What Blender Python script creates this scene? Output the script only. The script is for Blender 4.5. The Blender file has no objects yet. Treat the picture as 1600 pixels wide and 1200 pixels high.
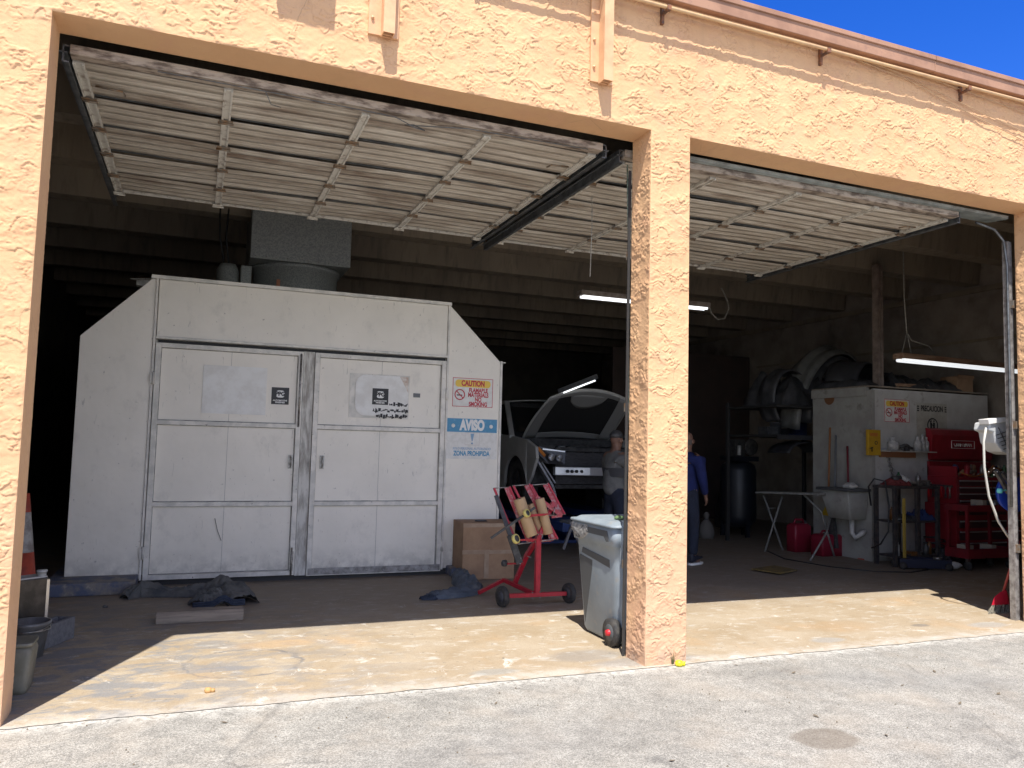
import bpy, bmesh, math, random
import numpy as np
from mathutils import Vector, Matrix, Euler
rnd = random.Random(7)
R = math.radians
sc = bpy.context.scene
col = sc.collection
# ------------------------------------------------------------ camera, sky, sun, exposure
YAW, PITCH, ROLL, FPX = 0.3796947, 0.0764355, 0.0252250, 1225.54
CAM = Vector((0.8201706, -4.5968915, 1.449131))
_f = Vector((math.sin(YAW)*math.cos(PITCH), math.cos(YAW)*math.cos(PITCH), math.sin(PITCH)))
_r0 = Vector((math.cos(YAW), -math.sin(YAW), 0)); _u0 = _r0.cross(_f)
_r = _r0*math.cos(ROLL)+_u0*math.sin(ROLL); _u = _r.cross(_f)
cd = bpy.data.cameras.new('camera'); cam = bpy.data.objects.new('camera', cd); col.objects.link(cam)
cd.sensor_width = 36; cd.lens = FPX/1600*36; cd.clip_end = 2000; cd.clip_start = 0.05
m = Matrix((( _r.x, _u.x, -_f.x, CAM.x), (_r.y, _u.y, -_f.y, CAM.y), (_r.z, _u.z, -_f.z, CAM.z), (0, 0, 0, 1)))
cam.matrix_world = m; sc.camera = cam
def P(px, py, Y):
    "point of the plane at depth Y seen at a photo position (used to measure things off the photograph)"
    d = _f+_r*((px-800)/FPX)-_u*((py-600)/FPX)
    return CAM+d*((Y-CAM.y)/d.y)
SUN_AZ, SUN_EL = R(23.5), R(63)
w = bpy.data.worlds.new('World'); sc.world = w; w.use_nodes = True
nt = w.node_tree; bg = nt.nodes['Background']
sky = nt.nodes.new('ShaderNodeTexSky'); sky.sky_type = 'NISHITA'; sky.sun_disc = False
sky.sun_elevation = SUN_EL; sky.sun_rotation = R(180)+SUN_AZ; sky.air_density = 0.75; sky.dust_density = 0.0; sky.ozone_density = 3.0
hs = nt.nodes.new('ShaderNodeHueSaturation'); tc_ = nt.nodes.new('ShaderNodeTexCoord'); sx_ = nt.nodes.new('ShaderNodeSeparateXYZ'); mr_ = nt.nodes.new('ShaderNodeMapRange'); nt.links.new(tc_.outputs['Generated'], sx_.inputs[0]); nt.links.new(sx_.outputs[1], mr_.inputs[0])
for _i, _v in enumerate((-.25, .35, .62, 1.36)): mr_.inputs[_i+1].default_value = _v      # hand-set saturation ramp: cut sunward to neutralise indoor fill, raised away from it
nt.links.new(mr_.outputs[0], hs.inputs['Saturation']); hs.inputs['Hue'].default_value = .522; nt.links.new(sky.outputs[0], hs.inputs['Color']); nt.links.new(hs.outputs[0], bg.inputs[0]); bg.inputs[1].default_value = 0.14
sl = bpy.data.lights.new('sun', 'SUN'); sl.energy = 3.9; sl.angle = R(0.5); sl.color = (1, 0.95, 0.87)
so = bpy.data.objects.new('sun', sl); col.objects.link(so)
sd = Vector((math.sin(SUN_AZ)*math.cos(SUN_EL), math.cos(SUN_AZ)*math.cos(SUN_EL), -math.sin(SUN_EL)))
so.rotation_euler = sd.to_track_quat('-Z', 'Y').to_euler(); so.location = (0, -6, 12)
sc.view_settings.view_transform = 'Standard'; sc.view_settings.look = 'None'; sc.view_settings.gamma = 1
sc.view_settings.use_curve_mapping = False; sc.view_settings.exposure = 1.0
sc.cycles.max_bounces = 8; sc.cycles.diffuse_bounces = 5; sc.cycles.glossy_bounces = 3
sc.cycles.use_denoising = True
# ------------------------------------------------------------ materials
def mat(name, c, rough=.6, metal=0., c2=None, scale=6, lo=.4, hi=.62, bump=0., bscale=60, spec=.5, emis=0., stretch=(1, 1, 1), c3=None, s3=1.5, lo3=.55, hi3=.7, alpha=1, trans=0, coat=0):
    m = bpy.data.materials.new(name); m.use_nodes = True
    n = m.node_tree.nodes; L = m.node_tree.links; b = n['Principled BSDF']
    b.inputs['Base Color'].default_value = (*c, 1); b.inputs['Roughness'].default_value = rough
    b.inputs['Metallic'].default_value = metal; b.inputs['Specular IOR Level'].default_value = spec
    if coat: b.inputs['Coat Weight'].default_value = coat
    if trans: b.inputs['Transmission Weight'].default_value = trans
    if emis:
        b.inputs['Emission Color'].default_value = (*c, 1); b.inputs['Emission Strength'].default_value = emis
    if alpha < 1: b.inputs['Alpha'].default_value = alpha
    if c2 or bump or c3:
        g = n.new('ShaderNodeNewGeometry'); mp = n.new('ShaderNodeMapping'); mp.inputs['Scale'].default_value = stretch
        L.new(g.outputs['Position'], mp.inputs[0])
    src = None
    def layer(base, cc, scale, lo, hi, det=6):
        t = n.new('ShaderNodeTexNoise'); t.inputs['Scale'].default_value = scale; t.inputs['Detail'].default_value = det; t.inputs['Roughness'].default_value = .62
        L.new(mp.outputs[0], t.inputs['Vector'])
        r = n.new('ShaderNodeMapRange'); r.inputs[1].default_value = lo; r.inputs[2].default_value = hi
        L.new(t.outputs[0], r.inputs[0])
        mx = n.new('ShaderNodeMix'); mx.data_type = 'RGBA'
        if base is None: mx.inputs[6].default_value = (*c, 1)
        else: L.new(base, mx.inputs[6])
        mx.inputs[7].default_value = (*cc, 1)
        L.new(r.outputs[0], mx.inputs[0]); return mx.outputs[2]
    if c2: src = layer(src, c2, scale, lo, hi)
    if c3: src = layer(src, c3, s3, lo3, hi3)
    if src: L.new(src, b.inputs['Base Color'])
    if bump:
        t = n.new('ShaderNodeTexNoise'); t.inputs['Scale'].default_value = bscale; t.inputs['Detail'].default_value = 4
        L.new(mp.outputs[0], t.inputs['Vector'])
        bp = n.new('ShaderNodeBump'); bp.inputs['Strength'].default_value = bump; bp.inputs['Distance'].default_value = .01
        L.new(t.outputs[0], bp.inputs['Height']); L.new(bp.outputs[0], b.inputs['Normal'])
    return m
class NB:
    "small node-building helper for the ground materials"
    def __init__(s, name):
        s.m = bpy.data.materials.new(name); s.m.use_nodes = True; s.n = s.m.node_tree.nodes; s.L = s.m.node_tree.links
        s.b = s.n['Principled BSDF']; s.pos = s.n.new('ShaderNodeNewGeometry').outputs['Position']
        x = s.n.new('ShaderNodeSeparateXYZ'); s.L.new(s.pos, x.inputs[0]); s.x, s.y, s.z = x.outputs
    def put(s, sock, v):
        if isinstance(v, (int, float)): sock.default_value = v
        elif isinstance(v, tuple): sock.default_value = (*v, 1) if len(v) == 3 and sock.type == 'RGBA' else v
        else: s.L.new(v, sock)
    def noise(s, scale, det=5, rough=.6, vec=None, stretch=None, dist=0):
        v = vec or s.pos
        if stretch:
            mp = s.n.new('ShaderNodeMapping'); mp.inputs['Scale'].default_value = stretch; s.L.new(v, mp.inputs[0]); v = mp.outputs[0]
        t = s.n.new('ShaderNodeTexNoise'); t.inputs['Scale'].default_value = scale; t.inputs['Detail'].default_value = det
        t.inputs['Roughness'].default_value = rough; t.inputs['Distortion'].default_value = dist; s.L.new(v, t.inputs['Vector']); return t.outputs[0]
    def vor(s, scale, feat='F1', out=0, stretch=None):
        v = s.pos
        if stretch:
            mp = s.n.new('ShaderNodeMapping'); mp.inputs['Scale'].default_value = stretch; s.L.new(v, mp.inputs[0]); v = mp.outputs[0]
        t = s.n.new('ShaderNodeTexVoronoi'); t.feature = feat; t.inputs['Scale'].default_value = scale; s.L.new(v, t.inputs['Vector']); return t.outputs[out]
    def mp(s, v, a, b, c=0., d=1.):
        r = s.n.new('ShaderNodeMapRange'); s.put(r.inputs[0], v)
        for i, k in enumerate((a, b, c, d)): r.inputs[i+1].default_value = k
        return r.outputs[0]
    def math(s, op, a, b=0.):
        r = s.n.new('ShaderNodeMath'); r.operation = op; s.put(r.inputs[0], a); s.put(r.inputs[1], b); return r.outputs[0]
    def mix(s, f, a, b, mode='MIX'):
        r = s.n.new('ShaderNodeMix'); r.data_type = 'RGBA'; r.blend_type = mode; s.put(r.inputs[0], f); s.put(r.inputs[6], a); s.put(r.inputs[7], b); return r.outputs[2]
    def ell(s, cx, cy, rx, ry, a0, a1, ang=0):
        "mask of an ellipse on the ground, edge broken by noise; a0..a1 = radius range fading 1 -> 0"
        dx = s.math('SUBTRACT', s.x, cx); dy = s.math('SUBTRACT', s.y, cy)
        c, q = math.cos(ang), math.sin(ang)
        u = s.math('DIVIDE', s.math('ADD', s.math('MULTIPLY', dx, c), s.math('MULTIPLY', dy, q)), rx)
        v = s.math('DIVIDE', s.math('SUBTRACT', s.math('MULTIPLY', dy, c), s.math('MULTIPLY', dx, q)), ry)
        d = s.math('SQRT', s.math('ADD', s.math('MULTIPLY', u, u), s.math('MULTIPLY', v, v)))
        d = s.math('ADD', d, s.math('MULTIPLY', s.math('SUBTRACT', s.noise(7, 4), .5), .45))
        return d, s.mp(d, a0, a1, 1, 0)
    def bump(s, h, strength, dist=.01):
        b = s.n.new('ShaderNodeBump'); b.inputs['Strength'].default_value = strength; b.inputs['Distance'].default_value = dist
        s.L.new(h, b.inputs['Height']); s.L.new(b.outputs[0], s.b.inputs['Normal'])
    def color(s, c, rough=.8, spec=.3):
        s.put(s.b.inputs['Base Color'], c); s.put(s.b.inputs['Roughness'], rough); s.b.inputs['Specular IOR Level'].default_value = spec

# ------------------------------------------------------------ mesh helpers
class MB:
    def __init__(s): s.v = []; s.f = []; s.sm = []
    def add(s, vs, fs, smooth=False):
        o = len(s.v); s.v += [tuple(v) for v in vs]; s.f += [tuple(i+o for i in f) for f in fs]; s.sm += [smooth]*len(fs); return s
    def box(s, x0, x1, y0, y1, z0, z1, M=None):
        vs = [Vector((x, y, z)) for x in (x0, x1) for y in (y0, y1) for z in (z0, z1)]
        if M is not None: vs = [M @ v for v in vs]
        return s.add(vs, [(0, 1, 3, 2), (4, 6, 7, 5), (0, 4, 5, 1), (2, 3, 7, 6), (0, 2, 6, 4), (1, 5, 7, 3)])
    def bar(s, a, b, w, h=None, up=(0, 0, 1)):
        "rectangular bar from a to b, w wide, h high"
        h = h or w; a = Vector(a); b = Vector(b); d = (b-a).normalized(); up = Vector(up)
        if abs(d.dot(up)) > .98: up = Vector((0, 1, 0))
        r = d.cross(up).normalized(); u = r.cross(d)
        vs = [q+r*(sx*w/2)+u*(sz*h/2) for q in (a, b) for sx, sz in ((-1, -1), (1, -1), (1, 1), (-1, 1))]
        return s.add(vs, [(0, 3, 2, 1), (4, 5, 6, 7), (0, 1, 5, 4), (1, 2, 6, 5), (2, 3, 7, 6), (3, 0, 4, 7)])
    def tube(s, pts, r, n=10, caps=True, smooth=True):
        pts = [Vector(p) for p in pts]; rs = r if isinstance(r, (list, tuple)) else [r]*len(pts)
        vs = []; fs = []; prev = None
        for i, p in enumerate(pts):
            d = (pts[min(i+1, len(pts)-1)]-pts[max(i-1, 0)]).normalized()
            if prev is None:
                a = Vector((0, 0, 1)) if abs(d.z) < .9 else Vector((1, 0, 0)); x = d.cross(a).normalized()
            else: x = (prev-d*prev.dot(d)).normalized()
            prev = x; y = d.cross(x)
            vs += [p+(x*math.cos(2*math.pi*k/n)+y*math.sin(2*math.pi*k/n))*rs[i] for k in range(n)]
        for i in range(len(pts)-1):
            for k in range(n): fs.append((i*n+k, i*n+(k+1) % n, (i+1)*n+(k+1) % n, (i+1)*n+k))
        s.add(vs, fs, smooth)
        if caps:
            o = len(s.v)-len(vs); s.f.append(tuple(o+k for k in range(n-1, -1, -1))); s.sm.append(False)
            s.f.append(tuple(o+(len(pts)-1)*n+k for k in range(n))); s.sm.append(False)
        return s
    def lathe(s, c, prof, n=24, axis=(0, 0, 1), smooth=True):
        "prof = [(radius, height along axis)]"
        c = Vector(c); a = Vector(axis).normalized(); t = Vector((0, 0, 1)) if abs(a.z) < .9 else Vector((1, 0, 0))
        x = a.cross(t).normalized(); y = a.cross(x); vs = []; fs = []
        for r_, h in prof: vs += [c+a*h+(x*math.cos(2*math.pi*k/n)+y*math.sin(2*math.pi*k/n))*max(r_, 1e-4) for k in range(n)]
        for i in range(len(prof)-1):
            for k in range(n): fs.append((i*n+k, i*n+(k+1) % n, (i+1)*n+(k+1) % n, (i+1)*n+k))
        return s.add(vs, fs, smooth)
    def prism(s, poly, d):
        "closed prism: polygon (3-D points) pushed by vector d"
        poly = [Vector(p) for p in poly]; d = Vector(d); n = len(poly)
        return s.add(poly+[p+d for p in poly], [tuple(range(n-1, -1, -1)), tuple(range(n, 2*n))]+[(i, (i+1) % n, (i+1) % n+n, i+n) for i in range(n)])
    def loft(s, rings, smooth=True, caps=True):
        n = len(rings[0]); vs = [Vector(p) for r_ in rings for p in r_]; fs = []
        for i in range(len(rings)-1):
            for k in range(n): fs.append((i*n+k, i*n+(k+1) % n, (i+1)*n+(k+1) % n, (i+1)*n+k))
        s.add(vs, fs, smooth)
        if caps:
            o = len(s.v)-len(vs); s.f.append(tuple(o+k for k in range(n-1, -1, -1))); s.sm.append(False)
            s.f.append(tuple(o+(len(rings)-1)*n+k for k in range(n))); s.sm.append(False)
        return s
    def grid(s, fn, nu, nv, smooth=True):
        vs = [fn(i/nu, j/nv) for j in range(nv+1) for i in range(nu+1)]
        fs = [(j*(nu+1)+i, j*(nu+1)+i+1, (j+1)*(nu+1)+i+1, (j+1)*(nu+1)+i) for j in range(nv) for i in range(nu)]
        return s.add(vs, fs, smooth)
    def obj(s, name, m, parent=None, bevel=0, solid=0, sub=0):
        o0 = Vector((0, 0, 0)); q = parent
        while q is not None: o0 += q.location; q = q.parent
        if parent is None and s.v:
            xs, ys, zs = zip(*s.v); o0 = Vector(((min(xs)+max(xs))/2, (min(ys)+max(ys))/2, min(zs)))
        me = bpy.data.meshes.new(name); me.from_pydata([tuple(Vector(v)-o0) for v in s.v], [], s.f)
        me.polygons.foreach_set('use_smooth', s.sm); me.materials.append(m)
        bm = bmesh.new(); bm.from_mesh(me); bmesh.ops.recalc_face_normals(bm, faces=bm.faces); bm.to_mesh(me); bm.free()
        o = bpy.data.objects.new(name, me); col.objects.link(o)
        if parent is None: o.location = o0
        else: o.parent = parent
        if solid: k = o.modifiers.new('solid', 'SOLIDIFY'); k.thickness = solid; k.offset = 0
        if bevel: k = o.modifiers.new('bevel', 'BEVEL'); k.width = bevel; k.segments = 2; k.limit_method = 'ANGLE'; k.angle_limit = R(35)
        if sub: k = o.modifiers.new('sub', 'SUBSURF'); k.levels = sub; k.render_levels = sub
        return o
def tag(o, label, cat, group=None, kind=None):
    if label: o['label'] = label
    if cat: o['category'] = cat
    if group: o['group'] = group
    if kind: o['kind'] = kind
    return o
def thing(name, label, cat, loc=(0, 0, 0), group=None):
    o = bpy.data.objects.new(name, None); col.objects.link(o); o.location = loc; o.empty_display_size = .1
    return tag(o, label, cat, group)
def struct(name, mb, m): o = mb.obj(name, m); o['kind'] = 'structure'; return o
def copy_thing(o, dx, label, parent=None):
    c = o.copy(); col.objects.link(c)
    if parent is None: c.location = Vector(o.location)+Vector(dx)
    else: c.parent = parent
    if label: c['label'] = label
    for ch in [k for k in bpy.data.objects if k.parent == o]: copy_thing(ch, None, None, c)
    return c
def text(name, s, loc, size, m, parent, sx=1., bold=0., thick=.0006, rot=(R(90), 0, 0), align='CENTER', shear=0):
    "lettering as real raised letters; loc is the centre of the line"
    cu = bpy.data.curves.new(name, 'FONT'); cu.body = s; cu.size = size; cu.align_x = align; cu.align_y = 'CENTER'; cu.offset = bold; cu.extrude = thick; cu.shear = shear
    t = bpy.data.objects.new('tmp', cu); col.objects.link(t)
    bpy.context.view_layer.update()
    me = bpy.data.meshes.new_from_object(t.evaluated_get(bpy.context.evaluated_depsgraph_get()))
    bpy.data.objects.remove(t); o0 = Vector((0, 0, 0)); q = parent
    while q is not None: o0 += q.location; q = q.parent
    me.transform(Matrix.Translation(Vector(loc)-o0) @ Euler(rot).to_matrix().to_4x4() @ Matrix.Diagonal((sx, 1, 1, 1)))
    me.materials.clear(); me.materials.append(m)
    o = bpy.data.objects.new(name, me); col.objects.link(o); o.parent = parent; return o
# numpy gradient noise
_g = np.random.RandomState(3).rand(256)*2*np.pi; _pm = np.random.RandomState(5).permutation(256)
def perlin(x, y, seed=0):
    x = np.asarray(x, float); y = np.asarray(y, float)
    xi = np.floor(x).astype(int); yi = np.floor(y).astype(int); xf = x-xi; yf = y-yi
    u = xf**3*(xf*(xf*6-15)+10); v = yf**3*(yf*(yf*6-15)+10)
    def g(ix, iy, dx, dy):
        a = _g[_pm[(_pm[(ix+seed*17) & 255]+iy) & 255]]; return np.cos(a)*dx+np.sin(a)*dy
    a = g(xi, yi, xf, yf); b = g(xi+1, yi, xf-1, yf); c = g(xi, yi+1, xf, yf-1); d = g(xi+1, yi+1, xf-1, yf-1)
    return (a*(1-u)+b*u)*(1-v)+(c*(1-u)+d*u)*v
def fbm(x, y, o=3, seed=0):
    s = 0; a = 1
    for k in range(o): s = s+a*perlin(x*2**k, y*2**k, seed+k); a *= .5
    return s
# ------------------------------------------------------------ ground
def asphalt():
    k = NB('asphalt')
    ag = k.vor(190, 'F1', 1); spk = k.n.new('ShaderNodeSeparateColor'); k.L.new(ag, spk.inputs[0])
    v = k.mp(spk.outputs[0], 0, 1, .185, .45)
    big = k.noise(1.1, 4); mid = k.noise(9, 5)
    v = k.math('MULTIPLY', v, k.mp(mid, .3, .7, .80, 1.14)); v = k.math('MULTIPLY', v, k.mp(big, .35, .65, .88, 1.08))
    fine = k.noise(420, 2); v = k.math('MULTIPLY', v, k.mp(fine, .3, .7, .7, 1.25))
    c = k.n.new('ShaderNodeCombineColor'); k.L.new(v, c.inputs[0]); k.L.new(k.math('MULTIPLY', v, .965), c.inputs[1]); k.L.new(k.math('MULTIPLY', v, .875), c.inputs[2])
    c = c.outputs[0]
    warm = k.mp(k.noise(2.3, 4), .5, .7); c = k.mix(k.math('MULTIPLY', warm, .35), c, (.36, .31, .25))
    d, s = k.ell(3.86, -1.39, .2, .15, .8, 1.0); c = k.mix(k.math('MULTIPLY', s, .55), c, (.16, .13, .10))
    d, s = k.ell(5.2, -.75, .75, .22, .5, 1.3, R(-20)); c = k.mix(k.math('MULTIPLY', s, .22), c, (.17, .18, .19))
    d, s = k.ell(2.2, -1.0, .9, .3, .4, 1.3, R(10)); c = k.mix(k.math('MULTIPLY', s, .22), c, (.18, .18, .18))
    for (ex, ey, rx, ry, an, al) in ((4.9, -1.3, 1.6, .09, 62, .12), (5.45, -1.2, 1.6, .09, 60, .10), (1.1, -.9, 1.3, .08, 75, .10), (2.5, -.55, .12, .08, 0, .35), (6.2, -.6, .16, .06, 20, .3), (4.5, -.35, .25, .07, 5, .28), (2.9, -1.35, .07, .05, 0, .4), (5.6, -1.9, .1, .06, 0, .4)):
        d, s = k.ell(ex, ey, rx, ry, .3, 1.2, R(an)); c = k.mix(k.math('MULTIPLY', s, al), c, (.10, .10, .10))
    # dark specks, gravel bits
    sp = k.mp(k.vor(3.1), .0, .035, 1, 0); c = k.mix(k.math('MULTIPLY', sp, .7), c, (.06, .055, .05))
    sp = k.mp(k.noise(26, 3), .70, .74); c = k.mix(k.math('MULTIPLY', sp, .55), c, (.09, .085, .08))
    # pale paint splashed along the joint with the slab
    e = k.math('ADD', k.y, k.math('MULTIPLY', k.math('SUBTRACT', k.noise(9, 5), .5), .22))
    e = k.math('MULTIPLY', k.mp(e, -.16, -.02), k.mp(k.noise(30, 4), .38, .55)); c = k.mix(k.math('MULTIPLY', e, .75), c, (.62, .6, .55))
    # hairline cracks
    cr = k.vor(.55, 'DISTANCE_TO_EDGE'); cr = k.math('MULTIPLY', k.mp(k.math('ADD', cr, k.math('MULTIPLY', k.math('SUBTRACT', k.noise(6, 4), .5), .03)), 0, .006, 1, 0), k.mp(k.noise(1.2), .48, .56)); c = k.mix(k.math('MULTIPLY', cr, .28), c, (.08, .08, .08))
    k.color(c, .9, .2); k.bump(k.math('ADD', k.noise(260, 3), k.math('MULTIPLY', k.vor(190), .6)), .55, .006); return k.m
def slab():
    k = NB('old concrete slab')
    n1 = k.noise(2.2, 6, .65, dist=.6); n2 = k.noise(5, 6, .7, stretch=(1, 2.2, 1), dist=.4); n3 = k.noise(1.2, 5)
    c = k.mix(k.mp(n1, .35, .65), (.39, .325, .24), (.32, .25, .165))
    c = k.mix(k.mp(n2, .55, .66), c, (.46, .42, .36))
    c = k.mix(k.math('MULTIPLY', k.mp(n3, .55, .7), .6), c, (.42, .28, .15))
    # blue-grey old floor paint worn off, strongest at the left of the first bay
    m1 = k.math('MULTIPLY', k.mp(k.x, 2.6, .2), k.mp(k.noise(3.2, 6, .7, stretch=(1, 1.8, 1), dist=.5), .46, .56)); c = k.mix(k.math('MULTIPLY', m1, .85), c, (.19, .20, .215))
    m2 = k.mp(k.noise(4.5, 8, .78, dist=.8), .60, .64); c = k.mix(k.math('MULTIPLY', m2, .7), c, (.62, .59, .54))
    m3 = k.mp(k.noise(21, 4), .66, .70); c = k.mix(k.math('MULTIPLY', m3, .7), c, (.12, .11, .10))
    # inside: floor colour darker away from the front edge
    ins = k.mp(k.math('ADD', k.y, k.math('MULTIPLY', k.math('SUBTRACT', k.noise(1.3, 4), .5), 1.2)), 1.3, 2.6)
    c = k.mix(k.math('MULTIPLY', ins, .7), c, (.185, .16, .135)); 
    # ring stain and grey spots
    d, s = k.ell(1.17, .83, .36, .33, 1, 1.1)
    ring = k.math('MULTIPLY', k.math('MULTIPLY', k.mp(d, .93, .97), k.mp(d, 1.0, 1.05, 1, 0)), k.mp(k.noise(3.3, 4), .40, .56)); c = k.mix(k.math('MULTIPLY', ring, .7), c, (.13, .13, .14))
    for (ex, ey, rx, ry, al, cc) in ((2.65, .17, .17, .07, .55, (.27, .28, .27)), (3.4, .35, .3, .15, .45, (.2, .2, .2)), (5.42, .22, .17, .08, .5, (.3, .31, .31)), (5.9, .55, .35, .2, .3, (.36, .24, .13)),
                                 (7.2, .25, .22, .1, .5, (.3, .31, .31)), (3.75, .12, .45, .12, .6, (.24, .24, .24)), (1.0, .72, .25, .06, .5, (.2, .21, .23)), (1.4, 1.25, .3, .12, .4, (.45, .3, .16)), (6.6, .4, .1, .05, .6, (.14, .13, .12))):
        d, s = k.ell(ex, ey, rx, ry, .7, 1.1); c = k.mix(k.math('MULTIPLY', s, al), c, cc)
    # pale strip at the front edge
    e = k.math('ADD', k.y, k.math('MULTIPLY', k.math('SUBTRACT', k.noise(7, 5), .5), .3)); e = k.math('MULTIPLY', k.mp(e, .15, .02), k.mp(k.noise(6, 5, .7), .36, .52)); c = k.mix(k.math('MULTIPLY', e, .6), c, (.50, .47, .42))
    sp = k.mp(k.vor(2.3), 0, .03, 1, 0); c = k.mix(sp, c, (.06, .05, .045))
    f = k.noise(150, 3); c = k.mix(.5, c, k.mix(k.mp(f, .3, .7), (.35, .35, .35), (.65, .65, .65)), 'OVERLAY')
    k.color(c, k.mp(n2, .3, .7, .75, .6), .3); k.bump(k.math('ADD', k.noise(60, 5), k.noise(8, 3)), .12, .01); return k.m
g = MB(); g.add([(-90, -120, -.012), (110, -120, -.012), (110, 60, -.012), (-90, 60, -.012)], [(0, 1, 2, 3)]); struct('ground', g, mat('ground', (.2, .2, .19)))
# asphalt sheet with a slightly uneven edge against the slab
def jag(x): return -.028+.022*float(perlin(x*3.1, .3))+.016*float(perlin(x*11, 4.3))+.009*float(perlin(x*31, 7.3))
xs = [-30]+[-1.5+i*.03 for i in range(350)]+[60]
a = MB(); n_ = len(xs)
a.add([(x, -60, 0) for x in xs]+[(x, jag(x), 0) for x in xs], [(i, i+1, n_+i+1, n_+i) for i in range(n_-1)]); struct('asphalt', a, asphalt())
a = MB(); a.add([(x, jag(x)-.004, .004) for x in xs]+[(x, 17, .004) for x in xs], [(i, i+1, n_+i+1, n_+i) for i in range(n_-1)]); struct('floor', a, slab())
# ------------------------------------------------------------ the building
BW1, PX0, PX1, JX, HH = 3.653, 3.653, 3.973, 7.66, 3.66
bld = thing('workshop_building', 'peach stucco workshop building with two open bays and concrete beamed ceiling', 'building', (3.8, 0, 0))
def stucco():
    k = NB('stucco')
    base = k.mix(k.mp(k.noise(1.4, 4), .4, .65), (.71, .445, .245), (.675, .405, .22))
    pink = k.math('MULTIPLY', k.mp(k.z, 1.6, .1), k.mp(k.noise(2.2, 5), .3, .55)); base = k.mix(k.math('MULTIPLY', pink, .65), base, (.62, .385, .27))
    stk = k.math('MULTIPLY', k.mp(k.noise(5, 4, .6, stretch=(2.2, 1, .12)), .5, .72), k.mp(k.noise(1.3, 3), .4, .6)); base = k.mix(k.math('MULTIPLY', stk, .35), base, (.46, .29, .17))
    base = k.mix(k.math('MULTIPLY', k.mp(k.noise(5, 5), .52, .66), .45), base, (.66, .38, .235))
    low = k.math('MULTIPLY', k.mp(k.z, .16, .0), k.mp(k.noise(12, 4), .35, .6)); hc = k.vor(1.3, 'DISTANCE_TO_EDGE'); hc = k.math('MULTIPLY', k.mp(hc, 0, .004, 1, 0), k.mp(k.noise(1.7), .52, .6)); base = k.mix(k.math('MULTIPLY', hc, .5), base, (.3, .19, .12))
    base = k.mix(k.math('MULTIPLY', low, .7), base, (.42, .32, .25))
    chip = k.mp(k.noise(6.5, 5, .7), .70, .715); base = k.mix(k.math('MULTIPLY', chip, k.mp(k.z, 2.2, 1.)), base, (.72, .66, .60))
    at = k.n.new('ShaderNodeAttribute'); at.attribute_name = 'ridge'
    base = k.mix(k.math('MULTIPLY', at.outputs['Fac'], .5), base, (.48, .26, .14))  # thin shade lines at the trowel ridges, put into the colour
    k.color(base, .85, .25); k.bump(k.math('ADD', k.noise(55, 5), k.math('MULTIPLY', k.noise(180, 3), .5)), .25, .008); return k.m
ST = stucco()
def relief(u, v, s=0):
    "skip-trowel plaster: flats that end in ragged little cliffs"
    wx = .03*fbm(u*13, v*13, 3, 11+s); wy = .03*fbm(u*13, v*13, 3, 23+s)
    a = fbm((u+wx)*6.5, (v+wy)*10.5, 3, 31+s)*2.3+v*2.2
    t = a-np.floor(a); cliff = np.where(t < .03, t/.03, 1-(t-.03)/.97)      # steep on one side, long ramp on the other
    mask = np.clip((fbm(u*5.5, v*7.5, 2, 47+s)+.16)*4, 0, 1)
    b = fbm((u-wy)*13, (v+wx)*21, 3, 61+s)*1.8-v*3.2; tb = b-np.floor(b); cb = np.where(tb < .04, tb/.04, 1-(tb-.04)/.96)
    mb = np.clip((fbm(u*8, v*9, 2, 77+s)+.06)*4, 0, 1)
    h = cliff*mask*.0062+cb*mb*.0038+.0035*fbm(u*3, v*3, 2, 5)+.0012*fbm(u*40, v*40, 2, 9)
    r = np.clip((1-np.abs(t-.03)/.05), 0, 1)*mask+np.clip((1-np.abs(tb-.035)/.05), 0, 1)*mb*.8
    return h, np.clip(r, 0, 1)
def plaster(vl, fl, al, org, du, dv, nrm, u0, u1, v0, v1, step, fade, s=0):
    nu = max(2, int((u1-u0)/step)); nv = max(2, int((v1-v0)/step))
    U, V = np.meshgrid(np.linspace(u0, u1, nu+1), np.linspace(v0, v1, nv+1)); h, r = relief(U, V, s); F = fade(U, V); h = h*F; r = r*F
    o = np.array(org)[None, None]; p = o+U[..., None]*np.array(du)+V[..., None]*np.array(dv)+h[..., None]*np.array(nrm)
    base = sum(len(q) for q in vl); vl.append(p.reshape(-1, 3)); al.append(r.reshape(-1))
    idx = np.arange((nu+1)*(nv+1)).reshape(nv+1, nu+1)+base
    fl.append(np.stack([idx[:-1, :-1], idx[:-1, 1:], idx[1:, 1:], idx[1:, :-1]], -1).reshape(-1, 4))
def holes(U, V):
    d = np.full(U.shape, 9.)
    for a, b in ((0, BW1), (PX1, JX)):
        dx = np.maximum(np.maximum(a-U, U-b), 0); dz = np.maximum(V-HH, 0); d = np.minimum(d, np.hypot(dx, dz))
    return np.clip(d/.014, 0, 1)**.5
vl, fl, al = [], [], []
front = dict(org=(0, 0, 0), du=(1, 0, 0), dv=(0, 0, 1), nrm=(0, -1, 0))
for (u0, u1, v0, v1, st) in ((-.75, 0, -.01, HH, .005), (-.75, JX+.5, HH, 4.6, .005), (PX0, PX1, -.01, HH, .0045), (JX, JX+.5, -.01, HH, .009)):
    plaster(vl, fl, al, u0=u0, u1=u1, v0=v0, v1=v1, step=st, fade=holes, **front)
def e2(a, b): return lambda U, V: np.clip(np.minimum(U-a, b-U)/.014, 0, 1)**.5
WT = .25
plaster(vl, fl, al, (PX0, 0, 0), (0, 1, 0), (0, 0, 1), (-1, 0, 0), 0, WT, -.01, HH, .0055, e2(0, WT), 3)
plaster(vl, fl, al, (PX1, 0, 0), (0, 1, 0), (0, 0, 1), (1, 0, 0), 0, WT, -.01, HH, .012, e2(0, WT), 4)
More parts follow.
